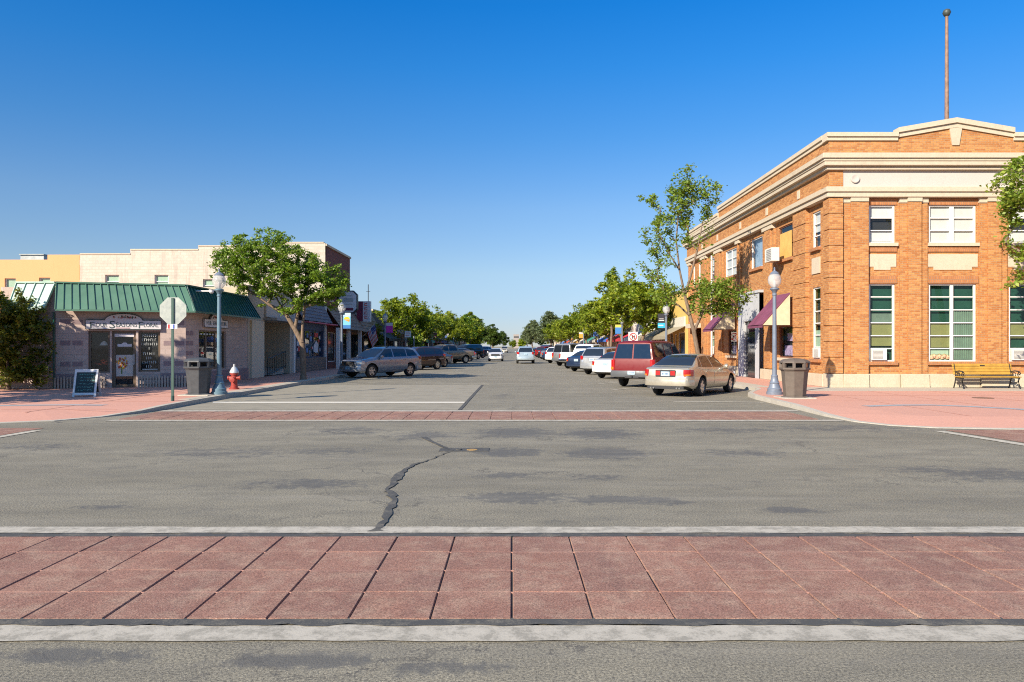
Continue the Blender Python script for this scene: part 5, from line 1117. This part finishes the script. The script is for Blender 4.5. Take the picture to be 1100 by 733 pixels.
GOLD = paint('gold', (.50,.445,.345), .55, .32); RED = mat('paint_red', (.15,.006,.008), .4, 0, var=.03, spec=.25, coat=.1); GREY = paint('blue_grey', (.27,.30,.34), .5, .3); WHITE = paint('white', (.72,.71,.68), 0., .3); SILVER = paint('silver', (.48,.49,.49), .6, .3); NAVY = paint('navy', (.02,.035,.075), .3); MAROON = paint('maroon', (.10,.022,.022), .4); TANP = paint('tan', (.34,.24,.15), .4, .3); BLACKP = paint('black', (.015,.016,.02), .3); PALEB = paint('pale_blue', (.45,.53,.57), .45, .3); CREAMP = paint('cream', (.62,.56,.44), .2); GREYP = paint('mid_grey', (.24,.24,.24), .5); BLUEP = paint('blue', (.05,.11,.26), .4)
GL, GR = 'cars parked nose-in along the left kerb', 'cars parked nose-in along the right kerb'
at = lambda px, z: ((px-CX)*z/F, z)
# right row
place_car('sedan', (5.2, 25.7), 36, GOLD, 'champagne gold saloon parked nose-in, nearest of the right row', GR, dict(recess=True, exhaust=True, spk=6), 'gold_sedan')
place_car('bigsuv', (4.95, 31.3), 31, RED, 'big red estate with dark twin rear panes beside the gold saloon', GR, dict(bump=(.44,.70,.055,mat('bumper_grey',(.10,.105,.11),.5,.1)), hitch=True, spk=6, po=.065))
place_car('sedan', (4.85, 39.6), 35, WHITE, 'white saloon parked just past the big red estate', GR, {}, 'sedan')
place_car('suv', (4.75, 45.2), 35, SILVER, 'silver estate with wide red tail lamps past the white saloon', GR, dict(clad=.10, spk=5), 'suv')
place_car('sedan', (4.3, 50.8), 35, NAVY, 'dark navy saloon beside the white pickup', GR, {}, 'sedan')
place_car('pickup', (4.35, 57.0), 35, WHITE, 'white pickup truck with its tailgate to the street', GR, dict(bump=(.52,.74,.05,CHROME), spk=6), 'pickup', 'pickup')
place_car('bigsuv', (4.2, 65.0), 35, GREYP, 'grey boxy four-by-four past the white pickup', GR)
place_car('suv', (3.95, 75.5), 35, WHITE, 'white estate car past the grey boxy four-by-four', GR, {}, 'suv')
place_car('sedan', (4.1, 88), 35, NAVY, 'dark navy saloon further along, past the white estate', GR, {}, 'sedan')
place_car('hatch', (4.1, 94), 35, GREYP, 'grey hatchback between two dark saloons down the street', GR, {}, 'hatch')
place_car('sedan', (4.0, 101), 35, BLACKP, 'black saloon past the grey hatchback', GR, {}, 'sedan')
place_car('suv', (4.0, 110), 35, RED, 'small red estate car far along the right row', GR, {}, 'suv')
place_car('pickup', (4.0, 120), 35, BLACKP, 'black pickup far along the right row', GR, {}, 'pickup', 'pickup')
place_car('sedan', (4.1, 132), 35, SILVER, 'silver saloon near the far end of the right row', GR, {}, 'sedan')
place_car('hatch', (4.1, 146), 35, WHITE, 'white hatchback last in the right row', GR, {}, 'hatch')
# left row (noses to the left kerb, heading towards the camera)
LA = 180+38
place_car('suv', (-5.9, 44.75), LA, GREY, 'blue-grey estate car with roof rails, nearest of the left row', GL, dict(rails=True, spk=5, clad=.0), 'estate')
place_car('suv', (-5.55, 57.2), LA, paint('dark_maroon', (.045,.014,.014), .3), 'dark maroon estate behind the blue-grey estate', GL, {}, 'suv')
place_car('sedan', (-5.5, 63.5), LA, GREYP, 'grey saloon half hidden beside the tan pickup', GL, {}, 'sedan')
place_car('pickup', (-4.35, 77), LA+10, TANP, 'tan crew-cab pickup truck parked on the left', GL, {}, 'pickup', 'pickup')
place_car('sedan', (-4.75, 90), LA, SILVER, 'silver saloon past the tan pickup', GL, {}, 'sedan')
place_car('hatch', (-4.8, 85), LA, MAROON, 'dark red hatchback tucked between the tan pickup and a silver saloon', GL, {}, 'hatch')
place_car('bigsuv', (-4.4, 101), LA, BLACKP, 'black boxy four-by-four past the silver saloon', GL)
place_car('pickup', (-4.2, 111), LA, NAVY, 'dark blue pickup past the black four-by-four', GL, {}, 'pickup', 'pickup')
place_car('suv', (-4.4, 121), LA, MAROON, 'maroon estate far along the left row', GL, {}, 'suv')
place_car('sedan', (-4.4, 134), LA, BLACKP, 'black saloon near the far end of the left row', GL, {}, 'sedan')
place_car('suv', (-4.4, 148), LA, SILVER, 'silver estate last in the left row', GL, {}, 'suv')
# two cars under way
c = place_car('hatch', (-1.85, 89.4), 180, WHITE, 'white car driving towards the camera down the middle of the street', None, {}, 'hatch', name='moving_car')
c = place_car('suv', (1.33, 74), 0, PALEB, 'pale blue car driving away from the camera', None, {}, 'suv', name='moving_car')
c = place_car('suv', (-2.0, 205), 180, CREAMP, 'pale car approaching far off near the vanishing point', None, {}, 'suv', name='moving_car')
# ------------------------------------------------------------------ street furniture
LAMPP = mat('lamp_paint', (.16,.19,.24), .45, .1, var=.15, scale=8); LAMPT = mat('teal_lamp_paint', (.12,.20,.25), .45, .1, var=.15, scale=8)
t = NT('globe'); tr = t.n('ShaderNodeBsdfTransparent'); tr.inputs[0].default_value = (.86,.86,.86,1); p = t.n('ShaderNodeBsdfPrincipled'); p.inputs['Base Color'].default_value = (.75,.74,.72,1); p.inputs['Roughness'].default_value = .08; mx = t.n('ShaderNodeMixShader'); mx.inputs[0].default_value = .42
t.l(tr.outputs[0], mx.inputs[1]); t.l(p.outputs[0], mx.inputs[2]); t.l(mx.outputs[0], t.out.inputs[0]); GLOBE = t.mat
def lamp_proto(pm):
    r = thing('street_lamp', (0,0,0), 'x', 'street lamp')
    m = MB(); m.lathe([(.27,0),(.27,.09),(.235,.11),(.235,.2),(.20,.23),(.155,.36),(.165,.40),(.14,.43),(.105,.60),(.115,.64),(.09,.68)], 14); m.build('base', pm, r, smooth=30)
    m = MB(); m.lathe([(.078,.66),(.07,2.2),(.06,3.38),(.075,3.4),(.075,3.45),(.06,3.47),(.10,3.56),(.155,3.6),(.155,3.64),(.10,3.66)], 14); m.build('pole', pm, r, smooth=30)
    m = MB(); m.lathe([(.09,3.655),(.13,3.70),(.21,3.82),(.225,3.93),(.20,4.05),(.15,4.12)], 18); g = m.build('globe', GLOBE, r, smooth=60)
    m = MB(); m.lathe([(.155,4.115),(.16,4.14),(.10,4.20),(.04,4.24),(.025,4.30),(.035,4.33),(.01,4.37)], 14); m.build('finial', LAMPP, g, smooth=40)
    m = MB(); m.lathe([(.045,3.66),(.05,3.85),(.03,3.9)], 10); m.build('lamp_bulb', WHITEP, g, smooth=50)
    return r
LP1, LP2 = lamp_proto(LAMPP), lamp_proto(LAMPT)
lamps = [(8.65,25,.13,'blue-grey lamp post between the gold saloon and the litter bin'),(9.15,45,.13,'lamp post carrying the black and cyan banner'),(9.15,63,.13,'lamp post before the mustard yellow shop, beyond the bannered one'),(9.15,80,.13,'lamp post by the white shop with red awnings'),(9.15,97,.13,'lamp post by the cream shop with the blue awning'),(9.15,114,.13,'lamp post by the green awnings on the right'),
    (-9.65,43,.13,'lamp post carrying the yellow and blue banner beside the blue-grey estate'),(-9.7,58,.13,'lamp post behind the roof of the blue-grey estate'),(-9.7,75,.13,'lamp post by the black-awninged shop'),(-9.7,92,.13,'lamp post by the rose brick shop'),(-9.7,109,.13,'lamp post by the maroon brick shops'),(-9.7,126,.13,'lamp post by the two-storey buff block')]
LP2.scale = (.97,.97,.95); LP2.location = (-9.65,25.0,.13); tag(LP2, 'teal lamp post between the litter bin and the red hydrant')
for i, (x, y, z, lab) in enumerate(lamps):
    o = LP1 if i == 0 else copy_tree(LP1); o.location = (x, y, z); o['label'] = lab; o.scale = (.97,.97,.96)
for o in [LP1, LP2]: o['group'] = 'acorn-globe street lamps'
for o in COL.objects:
    if o.get('category') == 'street lamp': o['group'] = 'acorn-globe street lamps'
# banners hung from lamp posts
def banner(x, y, z0, z1, w, bands, label, side=-1, grp='banners hung on lamp posts', wave=None):
    t = thing('banner', (x, y, z0), label, 'banner', grp); xs = (x-.08-w, x-.08) if side < 0 else (x+.08, x+.08+w)
    m = MB(); h = z1-z0; v = 0
    for k, (f, mt) in enumerate(bands): m.box(xs[0], xs[1], y-.01, y+.01, z0+h*v, z0+h*(v+f), k); v += f
    m.build('cloth', [b[1] for b in bands], t, t.location)
    for z in (z0-.02, z1+.02): m = MB(); m.tube([(x, y, z),(xs[0] if side < 0 else xs[1], y, z)], .018, 6); m.build('bracket', BLACKM, t, t.location)
    return t, xs
cB = lambda n, c: mat('banner_'+n, c, .75, var=.08)
t, xs = banner(9.15, 45, 2.80, 3.62, .42, [(.36,cB('cyan',(.03,.40,.58))),(.64,cB('black',(.03,.03,.04)))], 'black banner with a cyan foot on the right lamp post')
m = MB(); m.box(xs[0]+.05, xs[1]-.05, 44.98, 44.988, 3.22, 3.26, 0); m.box(xs[0]+.08, xs[1]-.08, 44.98, 44.988, 3.32, 3.35, 0); m.box(xs[0]+.04, xs[1]-.1, 44.98, 44.988, 2.92, 2.98, 0); m.build('print', WHITEP, t, t.location)
t, xs = banner(-9.65, 43, 2.72, 3.6, .42, [(.22,cB('blue',(.03,.16,.42))),(.55,cB('sky',(.16,.48,.68))),(.23,cB('paleblue',(.42,.62,.75)))], 'blue banner with a yellow sun emblem on the left lamp post', side=1)
m = MB(); cx_, cz_ = (xs[0]+xs[1])/2, 3.24
m.prism([(cx_+.17*math.cos(a), 42.985, cz_+.15*math.sin(a)) for a in [math.pi*k/10 for k in range(11)]], (0,-.006,0), 0); m.prism([(cx_-.17,42.985,cz_-.02),(cx_+.17,42.985,cz_-.02),(cx_+.12,42.985,cz_-.15),(cx_-.02,42.985,cz_-.08)], (0,-.006,0), 1)
m.build('sun_emblem', [cB('yellow',(.75,.48,.02)), cB('orange',(.70,.28,.03))], t, t.location)
for x, y, c, n, lab, sd in ((-9.7,58,(.5,.03,.30),'magenta','magenta banner on the lamp post behind the blue-grey estate',1),(-9.7,92,(.6,.2,.42),'pink','pink banner on the lamp post by the rose brick shop',1),(-9.7,109,(.06,.12,.42),'deepblue','blue banner on the lamp post by the maroon brick shops',1),(9.15,63,(.05,.2,.5),'royal','blue banner with yellow top before the mustard shop',-1),(9.15,80,(.08,.18,.55),'blue2','blue banner on the lamp post by the red awnings',-1),(9.15,97,(.65,.3,.04),'amber','amber banner on the lamp post by the blue awning',-1)):
    banner(x, y, 2.75, 3.5, .5, [(.7,cB(n,c)),(.3,cB(n+'_top',(.6,.5,.1) if n == 'royal' else (.55,.5,.5)))], lab, sd)
# stop sign seen from behind
S = (-9.85, 22, .13); t = thing('stop_sign', S, 'octagonal stop sign on a green post, its bare grey back to us', 'sign')
m = MB(); m.box(-9.885,-9.815,22.005,22.04,.13,3.12); m.lathe([(.05,.13),(.05,.28)], 8, (-9.85,22.02,0)); m.build('post', mat('green_post',(.03,.075,.06),.55,var=.2), t, S)
r8 = .385/math.cos(math.pi/8); oc = [(-9.85+r8*math.cos(a), 22.045, 2.75+r8*math.sin(a)) for a in [math.pi/8+math.pi*k/4 for k in range(8)]]
m = MB(); m.prism(oc, (0,.006,0)); m.build('plate', mat('sign_aluminium', (.36,.38,.34), .4, .5, var=.08), t, S)
m = MB(); m.prism([(x, 22.053, z) for x, y, z in oc], (0,.003,0)); V0 = m
f = m.build('red_face', mat('sign_red',(.5,.02,.02),.5), t, S)
frs = Fr((-9.85,22.056),(-1,0),(0,1)); m = MB(); put_text(m, frs, 'STOP', 0, 2.63, .004, .32, .58); m.build('lettering', WHITEP, t, S)
m = MB(); m.box(-10.0,-9.70,21.985,22.0,2.22,2.36,0); m.box(-9.97,-9.92,21.978,21.984,2.23,2.35,1); m.box(-9.83,-9.78,21.978,21.984,2.23,2.35,2); m.build('tag_plate', [WHITEP, mat('sign_red',(.5,.02,.02),.5), mat('tag_blue',(.05,.1,.4),.5)], t, S)
# litter bins: tapered eight-sided body, lid with openings
def bin_(x, y, mt, label):
    o = (x, y, .13); t = thing('litter_bin', o, label, 'litter bin', 'litter bins at the two corners'); ph = math.pi/8
    m = MB(); m.lathe([(.40,0),(.40,.05),(.33,.06),(.335,.1),(.395,.82),(.415,.84),(.415,.88)], 8, (0,0,0), 0, 'z', ph); m.build('body', mt, t, bevel=.008)
    m = MB(); m.lathe([(.44,.86),(.46,.88),(.46,.93),(.40,.935)], 8, (0,0,0), 0, 'z', ph); m.lathe([(.40,1.07),(.46,1.075),(.45,1.12),(.36,1.18),(.15,1.215),(.01,1.22)], 8, (0,0,0), 0, 'z', ph)
    for k in range(8):
        a = ph+k*math.pi/4; c, s = math.cos(a), math.sin(a); m.hexa([(q[0]*c-q[1]*s, q[0]*s+q[1]*c, z) for z in (.92,1.08) for q in ((.36,-.045),(.445,-.045),(.445,.045),(.36,.045))])
    m.build('lid', mt, t, bevel=.006)
    m = MB(); m.lathe([(.25,.88),(.25,1.06)], 8, (0,0,0), 0, 'z', ph); m.build('liner', DARKB, t)
    m = MB(); m.box(-.48,.48,-.48,.48,-.0,.03); m.build('base_pad', KERBC, t)
    return t
bin_(8.68, 23.3, mat('bronze_bin', (.12,.095,.075), .6, var=.15, scale=6), 'brown litter bin on the right corner before the lamp post')
bin_(-10.2, 24.7, mat('dark_bin', (.055,.06,.065), .55, var=.2, scale=6), 'dark grey litter bin on the left corner beside the teal lamp post')
# hydrant
o = (-10.25, 28.0, .13); t = thing('fire_hydrant', o, 'red fire hydrant with a silver bonnet', 'hydrant'); hr = mat('hydrant_red', (.30,.04,.028), .5, var=.2, scale=8); hs = mat('hydrant_silver', (.55,.56,.55), .4, .5, var=.1)
m = MB(); m.lathe([(.18,0),(.18,.05),(.13,.06),(.13,.12),(.11,.14),(.11,.52),(.15,.54),(.15,.60)], 16); m.build('barrel', hr, t, smooth=35)
m = MB(); m.lathe([(.165,.60),(.165,.65),(.14,.70),(.09,.79),(.05,.83),(.04,.84),(.04,.92),(.02,.93)], 16); m.build('bonnet', hs, t, smooth=35)
for d in (-1, 1): m = MB(); m.lathe([(.065,d*.08),(.065,d*.19),(.08,d*.19),(.08,d*.23),(.03,d*.24)], 12, (0,0,.42), 0, 'y'); m.v = [(y, x, z) for x, y, z in m.v]; m.build('hose_cap', hr, t, smooth=35)
m = MB(); m.lathe([(.085,-.08),(.085,-.2),(.10,-.2),(.10,-.25),(.04,-.26)], 12, (0,0,.36), 0, 'y'); m.build('pumper_cap', hr, t, smooth=35)
# chalk A-board
o = (-13.5, 24.1, .13); t = thing('chalkboard', o, 'white-framed A-board with a chalked black panel standing before the flower shop', 'A-board', rz=R(8)); t.scale = (.86,.8,.93)
wf = mat('board_frame', (.62,.64,.64), .6)
for s, n in ((-1, 'front'), (1, 'back')):
    P = lambda x, z: (x, s*(.30-.28*z/.92), z)
    m = MB()
    for (x0, x1, z0, z1) in ((-.40,-.33,0,.92),(.33,.40,0,.92),(-.33,.33,.82,.92),(-.33,.33,.06,.13)):
        a, b, c, d = P(x0,z0), P(x1,z0), P(x1,z1), P(x0,z1); k = .03
        m.hexa([a,b,(b[0],b[1]-s*k,b[2]),(a[0],a[1]-s*k,a[2]),d,c,(c[0],c[1]-s*k,c[2]),(d[0],d[1]-s*k,d[2])])
    m.build('frame', wf, t)
    m = MB(); a, b, c, d = P(-.335,.125), P(.335,.125), P(.335,.825), P(-.335,.825); m.hexa([(q[0],q[1]-s*.004,q[2]) for q in (a,b)]+[(q[0],q[1]-s*.022,q[2]) for q in (b,a)]+[(q[0],q[1]-s*.004,q[2]) for q in (d,c)]+[(q[0],q[1]-s*.022,q[2]) for q in (c,d)])
    bd = m.build('board', mat('slate_board', (.012,.035,.04), .7, var=.3), t)
    if s < 0:
        m = MB()
        for r in range(6):
            z = .74-r*.105; x = -.27+rnd.random()*.08
            while x < .24:
                L_ = rnd.uniform(.015,.05); q = [P(x+rnd.uniform(0,.02), z+rnd.uniform(-.02,.03)) for _ in range(4)]; q = [(a[0]+i*L_*.5, a[1]-.001, a[2]) for i, a in enumerate(q)]; m.tube(q, .006, 4); x += L_*1.7+.025
        m.build('chalk_marks', mat('chalk_teal', (.22,.55,.48), .85), bd)
# park bench
o = (17.72, 28.45, .137); t = thing('park_bench', o, 'wooden slatted bench with black scrolled iron ends against the brick building', 'bench'); wd = mat('bench_wood', (.42,.24,.035), .55, var=.2, scale=5); B2 = 1.12
m = MB()
for k in range(4): y = -.42+k*.115; m.box(-B2, B2, y, y+.095, .42+.01*k*0, .455)
m.build('seat', wd, t, bevel=.008)
m = MB()
for k in range(4): z = .52+k*.105; y = .07+k*.03; m.hexa([(-B2,y,z),(B2,y,z),(B2,y+.03,z-.01),(-B2,y+.03,z-.01),(-B2,y+.026,z+.09),(B2,y+.026,z+.09),(B2,y+.056,z+.08),(-B2,y+.056,z+.08)])
m.build('backrest', wd, t, bevel=.006)
m = MB(); m.box(-.09,.09,.135,.142,.83,.87); m.build('plaque', BLACKM, t)
for x in (-B2+.08, B2-.08):
    m = MB(); m.tube([(x,-.45,0),(x,-.40,.12),(x,-.34,.3),(x,-.40,.40)], .026, 6); m.tube([(x,.20,0),(x,.12,.2),(x,.06,.40),(x,.10,.55),(x,.20,.92)], .026, 6); m.tube([(x,-.42,.40),(x,.07,.40)], .026, 6); m.tube([(x,-.34,.26),(x,-.1,.2),(x,.12,.2)], .02, 6)
    m.tube([(x,.12,.62),(x,-.15,.66),(x,-.38,.64),(x,-.46,.58),(x,-.43,.52),(x,-.38,.54)], .022, 6); m.tube([(x,-.38,.42),(x,-.30,.52),(x,-.36,.62)], .02, 6); m.tube([(x,-.1,.42)]+[(x,-.1+.09*math.sin(a),.52-.09*math.cos(a)) for a in [k*.7 for k in range(9)]], .014, 5); m.build('iron_end', BLACKM, t, smooth=50)
# no-parking style sign on the right and small signs
o = (8.75, 54.8, .13); t = thing('road_sign', o, 'square white sign with a red ring and slash on a thin post', 'sign'); fr = Fr((8.75,54.8),(1,0),(0,-1))
m = MB(); m.tube([(8.75,54.82,.13),(8.75,54.82,2.75)], .03, 8); m.build('post', mat('galvanised', (.40,.42,.40), .5, var=.2), t, o)
m = MB(); fr.box(m, -.34, .34, 2.05, 2.75, 0, .012); m.build('plate', WHITEP, t, o)
m = MB(); c = [fr.P(.25*math.cos(a), 2.4+.25*math.sin(a), .016) for a in [2*math.pi*k/24 for k in range(25)]]; m.tube(c, .03, 5, caps=False); m.tube([fr.P(-.17,2.57,.016),fr.P(.17,2.23,.016)], .026, 5); m.build('red_ring', mat('sign_red',(.5,.02,.02),.5), t, o)
m = MB(); fr.box(m, -.09, -.03, 2.25, 2.54, .0125, .02); fr.box(m, -.03, .10, 2.38, 2.44, .0125, .02); fr.box(m, .05, .11, 2.25, 2.5, .0125, .02); m.build('black_symbol', BLACKM, t, o)
# hanging and projecting signs of the left shops
o = (-12.9, 56.5, 4.3); t = thing('projecting_sign', o, 'white octagonal shop sign with a black rim projecting over the pavement', 'sign'); fr = Fr((-12.2,56.5),(1,0),(0,-1)); r8 = .95
oc = lambda k, w: [fr.P(a*k, 5.0+b*k, w) for a, b in ((-.72,-.85),(.42,-.85),(.72,-.55),(.72,.55),(.42,.85),(-.72,.85))]
m = MB(); m.prism(oc(1,.18), (0,.36,0)); m.build('box', BLACKM, t, o); m = MB(); m.prism(oc(.9,.186), (0,.006,0)); pn = m.build('panel', mat('sign_panel',(.60,.62,.64),.5,var=.06), t, o)
m = MB(); fr.box(m, -.5, .42, 4.36, 4.56, .187, .192, 0); fr.box(m, -.45, .3, 4.8, 4.86, .187, .192, 1); fr.box(m, -.3, .4, 5.0, 5.3, .187, .190, 1); fr.box(m, -.42, .36, 5.45, 5.5, .187, .192, 1); m.build('print', [mat('maroon_print',(.16,.02,.05),.6), mat('grey_print',(.38,.42,.42),.6)], t, o)
for z in (5.5, 4.6): m = MB(); m.tube([(-12.9,56.5,z),(-12.3,56.5,z)], .05); m.build('bracket', BLACKM, t, o)
o = (-12.9, 61.6, 4.0); t = thing('projecting_sign', o, 'upright white box sign with a dark red side and stacked red characters', 'sign'); m = MB(); m.box(-12.55,-11.45,61.3,61.75,3.7,5.35,0); m.box(-12.55,-12.05,61.28,61.299,3.72,5.33,1); m.build('box', [mat('sign_panel',(.60,.62,.64),.5,var=.06), mat('maroon_print',(.16,.02,.05),.6)], t, o)
m = MB()
for k in range(4): z = 3.95+k*.34; m.box(-11.92,-11.68,61.285,61.298,z,z+.05); m.box(-11.92,-11.87,61.285,61.298,z+.05,z+.22); m.box(-11.87,-11.68,61.285,61.298,z+.17,z+.22)
m.build('red_print', mat('sign_red',(.5,.02,.02),.5), t, o); m = MB(); m.tube([(-12.9,61.5,4.5),(-12.55,61.5,4.5)], .06); m.build('bracket', BLACKM, t, o)
# flag on a slanted staff
o = (-12.0, 62.5, 2.9); t = thing('flag', o, 'stars and stripes flag on a slanted staff over the left pavement', 'flag'); m = MB(); a, b = Vector((-12.3,62.5,2.5)), Vector((-11.3,62.5,3.55)); m.tube([a, b], .02, 6); m.build('staff', WHITEP, t, o)
d = (b-a).normalized(); q0 = b-d*.95; red, wh, bl = mat('flag_red',(.45,.03,.04),.8), mat('flag_white',(.62,.60,.58),.8), mat('flag_blue',(.03,.05,.2),.8); m = MB(); H_ = 1.3
fp = lambda u, v: tuple(b + (q0-b)*u + Vector((.22+.12*u,0,-1))*(v*H_) + Vector((0,.05*math.sin(v*7+u*2),0)))
N1, N2 = 13, 10
for i in range(N1):
    for j in range(N2):
        u0, u1, v0, v1 = i/N1, (i+1)/N1, j/N2, (j+1)/N2; k = 2 if (u0 < .53 and v1 < .45) else i % 2
        m.quad(fp(u0,v0), fp(u1,v0), fp(u1,v1), fp(u0,v1), k)
m.build('cloth', [red, wh, bl], t, o)
m = MB()
for i in range(4):
    for j in range(4): p_ = Vector(fp(.07+i*.12, .05+j*.1)); m.box(p_.x-.018,p_.x+.018,p_.y-.012,p_.y+.012,p_.z-.018,p_.z+.018)
m.build('stars', wh, t, o)
# antenna mast behind the left roofs
o = (-12.9-1.5, 76, 5.0); t = thing('antenna_mast', o, 'thin mast rising above the left roofs behind the small street tree', 'mast'); m = MB(); m.tube([(-14.4,76,4.7),(-14.4,76,7.9)], .04, 6); m.tube([(-14.6,76,7.2),(-14.2,76,7.2)], .02, 5); m.build('mast', BLACKM, t, o)
# small white signs on posts among the left trees
for x, y, c, lab in ((-9.3,66.5,(.62,.55,.5),'small white sign on a post beside the potted shrub'),(-9.2,84,(.62,.6,.58),'small white sign on a post by the rose brick shop')):
    o = (x, y, .13); t = thing('road_sign', o, lab, 'sign'); m = MB(); m.tube([(x,y+.02,.13),(x,y+.02,3.0)], .03, 6); m.build('post', mat('galvanised', (.40,.42,.40), .5, var=.2), t, o); m = MB(); m.box(x-.1,x+.45,y-.012,y,2.5,3.05,0); m.box(x,x+.35,y-.016,y-.0125,2.85,2.9,1); m.box(x,x+.3,y-.016,y-.0125,2.65,2.7,1); m.build('plate', [WHITEP, mat('sign_red',(.5,.02,.02),.5)], t, o)

# ------------------------------------------------------------------ camera, sun, sky
cam = bpy.data.cameras.new('camera'); co = bpy.data.objects.new('camera', cam); COL.objects.link(co); co.location = (0,0,CAMZ); co.rotation_euler = (R(90),0,0)
cam.sensor_width = 36; cam.lens = F/1100*36; cam.shift_y = (HY-366.5)/1100; cam.clip_start = .05; cam.clip_end = 6000; SC.camera = co
EL = R(29); DX, DY = .65, .76
sun = bpy.data.lights.new('sun', 'SUN'); sun.energy = 4.7; sun.angle = R(.53); sun.color = (1., .89, .73); so = bpy.data.objects.new('sun', sun); COL.objects.link(so); so.location = (-20,-20,30)
so.rotation_euler = Vector((DX*math.cos(EL), DY*math.cos(EL), -math.sin(EL))).to_track_quat('-Z','Y').to_euler()
W = bpy.data.worlds.new('World'); SC.world = W; W.use_nodes = True; nt = W.node_tree; nt.nodes.clear()
sk = nt.nodes.new('ShaderNodeTexSky'); sk.sky_type = 'NISHITA'; sk.sun_disc = False; sk.sun_elevation = EL; sk.sun_rotation = math.atan2(-DX, -DY); sk.altitude = 1200; sk.air_density = 1.0; sk.dust_density = .15; sk.ozone_density = 3.5
bg = nt.nodes.new('ShaderNodeBackground'); bg.inputs[1].default_value = .15; ou = nt.nodes.new('ShaderNodeOutputWorld')
tc = nt.nodes.new('ShaderNodeTexCoord'); sp = nt.nodes.new('ShaderNodeSeparateXYZ'); nt.links.new(tc.outputs['Generated'], sp.inputs[0])
rp = nt.nodes.new('ShaderNodeValToRGB'); nt.links.new(sp.outputs[2], rp.inputs[0]); el = rp.color_ramp.elements      # deeper, clearer blue in view, left brighter overhead as fill light
stops = [(q, tuple(x*.69 for x in c)) for q, c in [(0,(.38,.40,.52)),(.04,(.44,.455,.55)),(.095,(.58,.57,.58)),(.177,(.515,.62,.69)),(.263,(.29,.61,.81)),(.342,(.14,.61,.93)),(.41,(.06,.59,1.)),(.50,(.10,.62,1.))]]+[(.65,(.9,.92,.92)),(1,(1,1,.96))]
while len(el) < len(stops): el.new(.5)
for e, (q, c) in zip(el, stops): e.position = q; e.color = (*c, 1)
mu = nt.nodes.new('ShaderNodeMix'); mu.data_type = 'RGBA'; mu.blend_type = 'MULTIPLY'; mu.inputs[0].default_value = 1; nt.links.new(sk.outputs[0], mu.inputs[6]); nt.links.new(rp.outputs[0], mu.inputs[7]); nt.links.new(mu.outputs[2], bg.inputs[0]); nt.links.new(bg.outputs[0], ou.inputs[0])
SC.view_settings.view_transform = 'Standard'; SC.view_settings.look = 'None'; SC.view_settings.exposure = .9; SC.view_settings.gamma = 1; SC.view_settings.use_curve_mapping = False
SC.render.engine = 'CYCLES'; SC.cycles.max_bounces = 6; SC.cycles.transparent_max_bounces = 12; SC.cycles.use_denoising = False; SC.cycles.filter_width = 1.1; SC.cycles.caustics_reflective = False; SC.cycles.caustics_refractive = False; SC.cycles.sample_clamp_indirect = 6
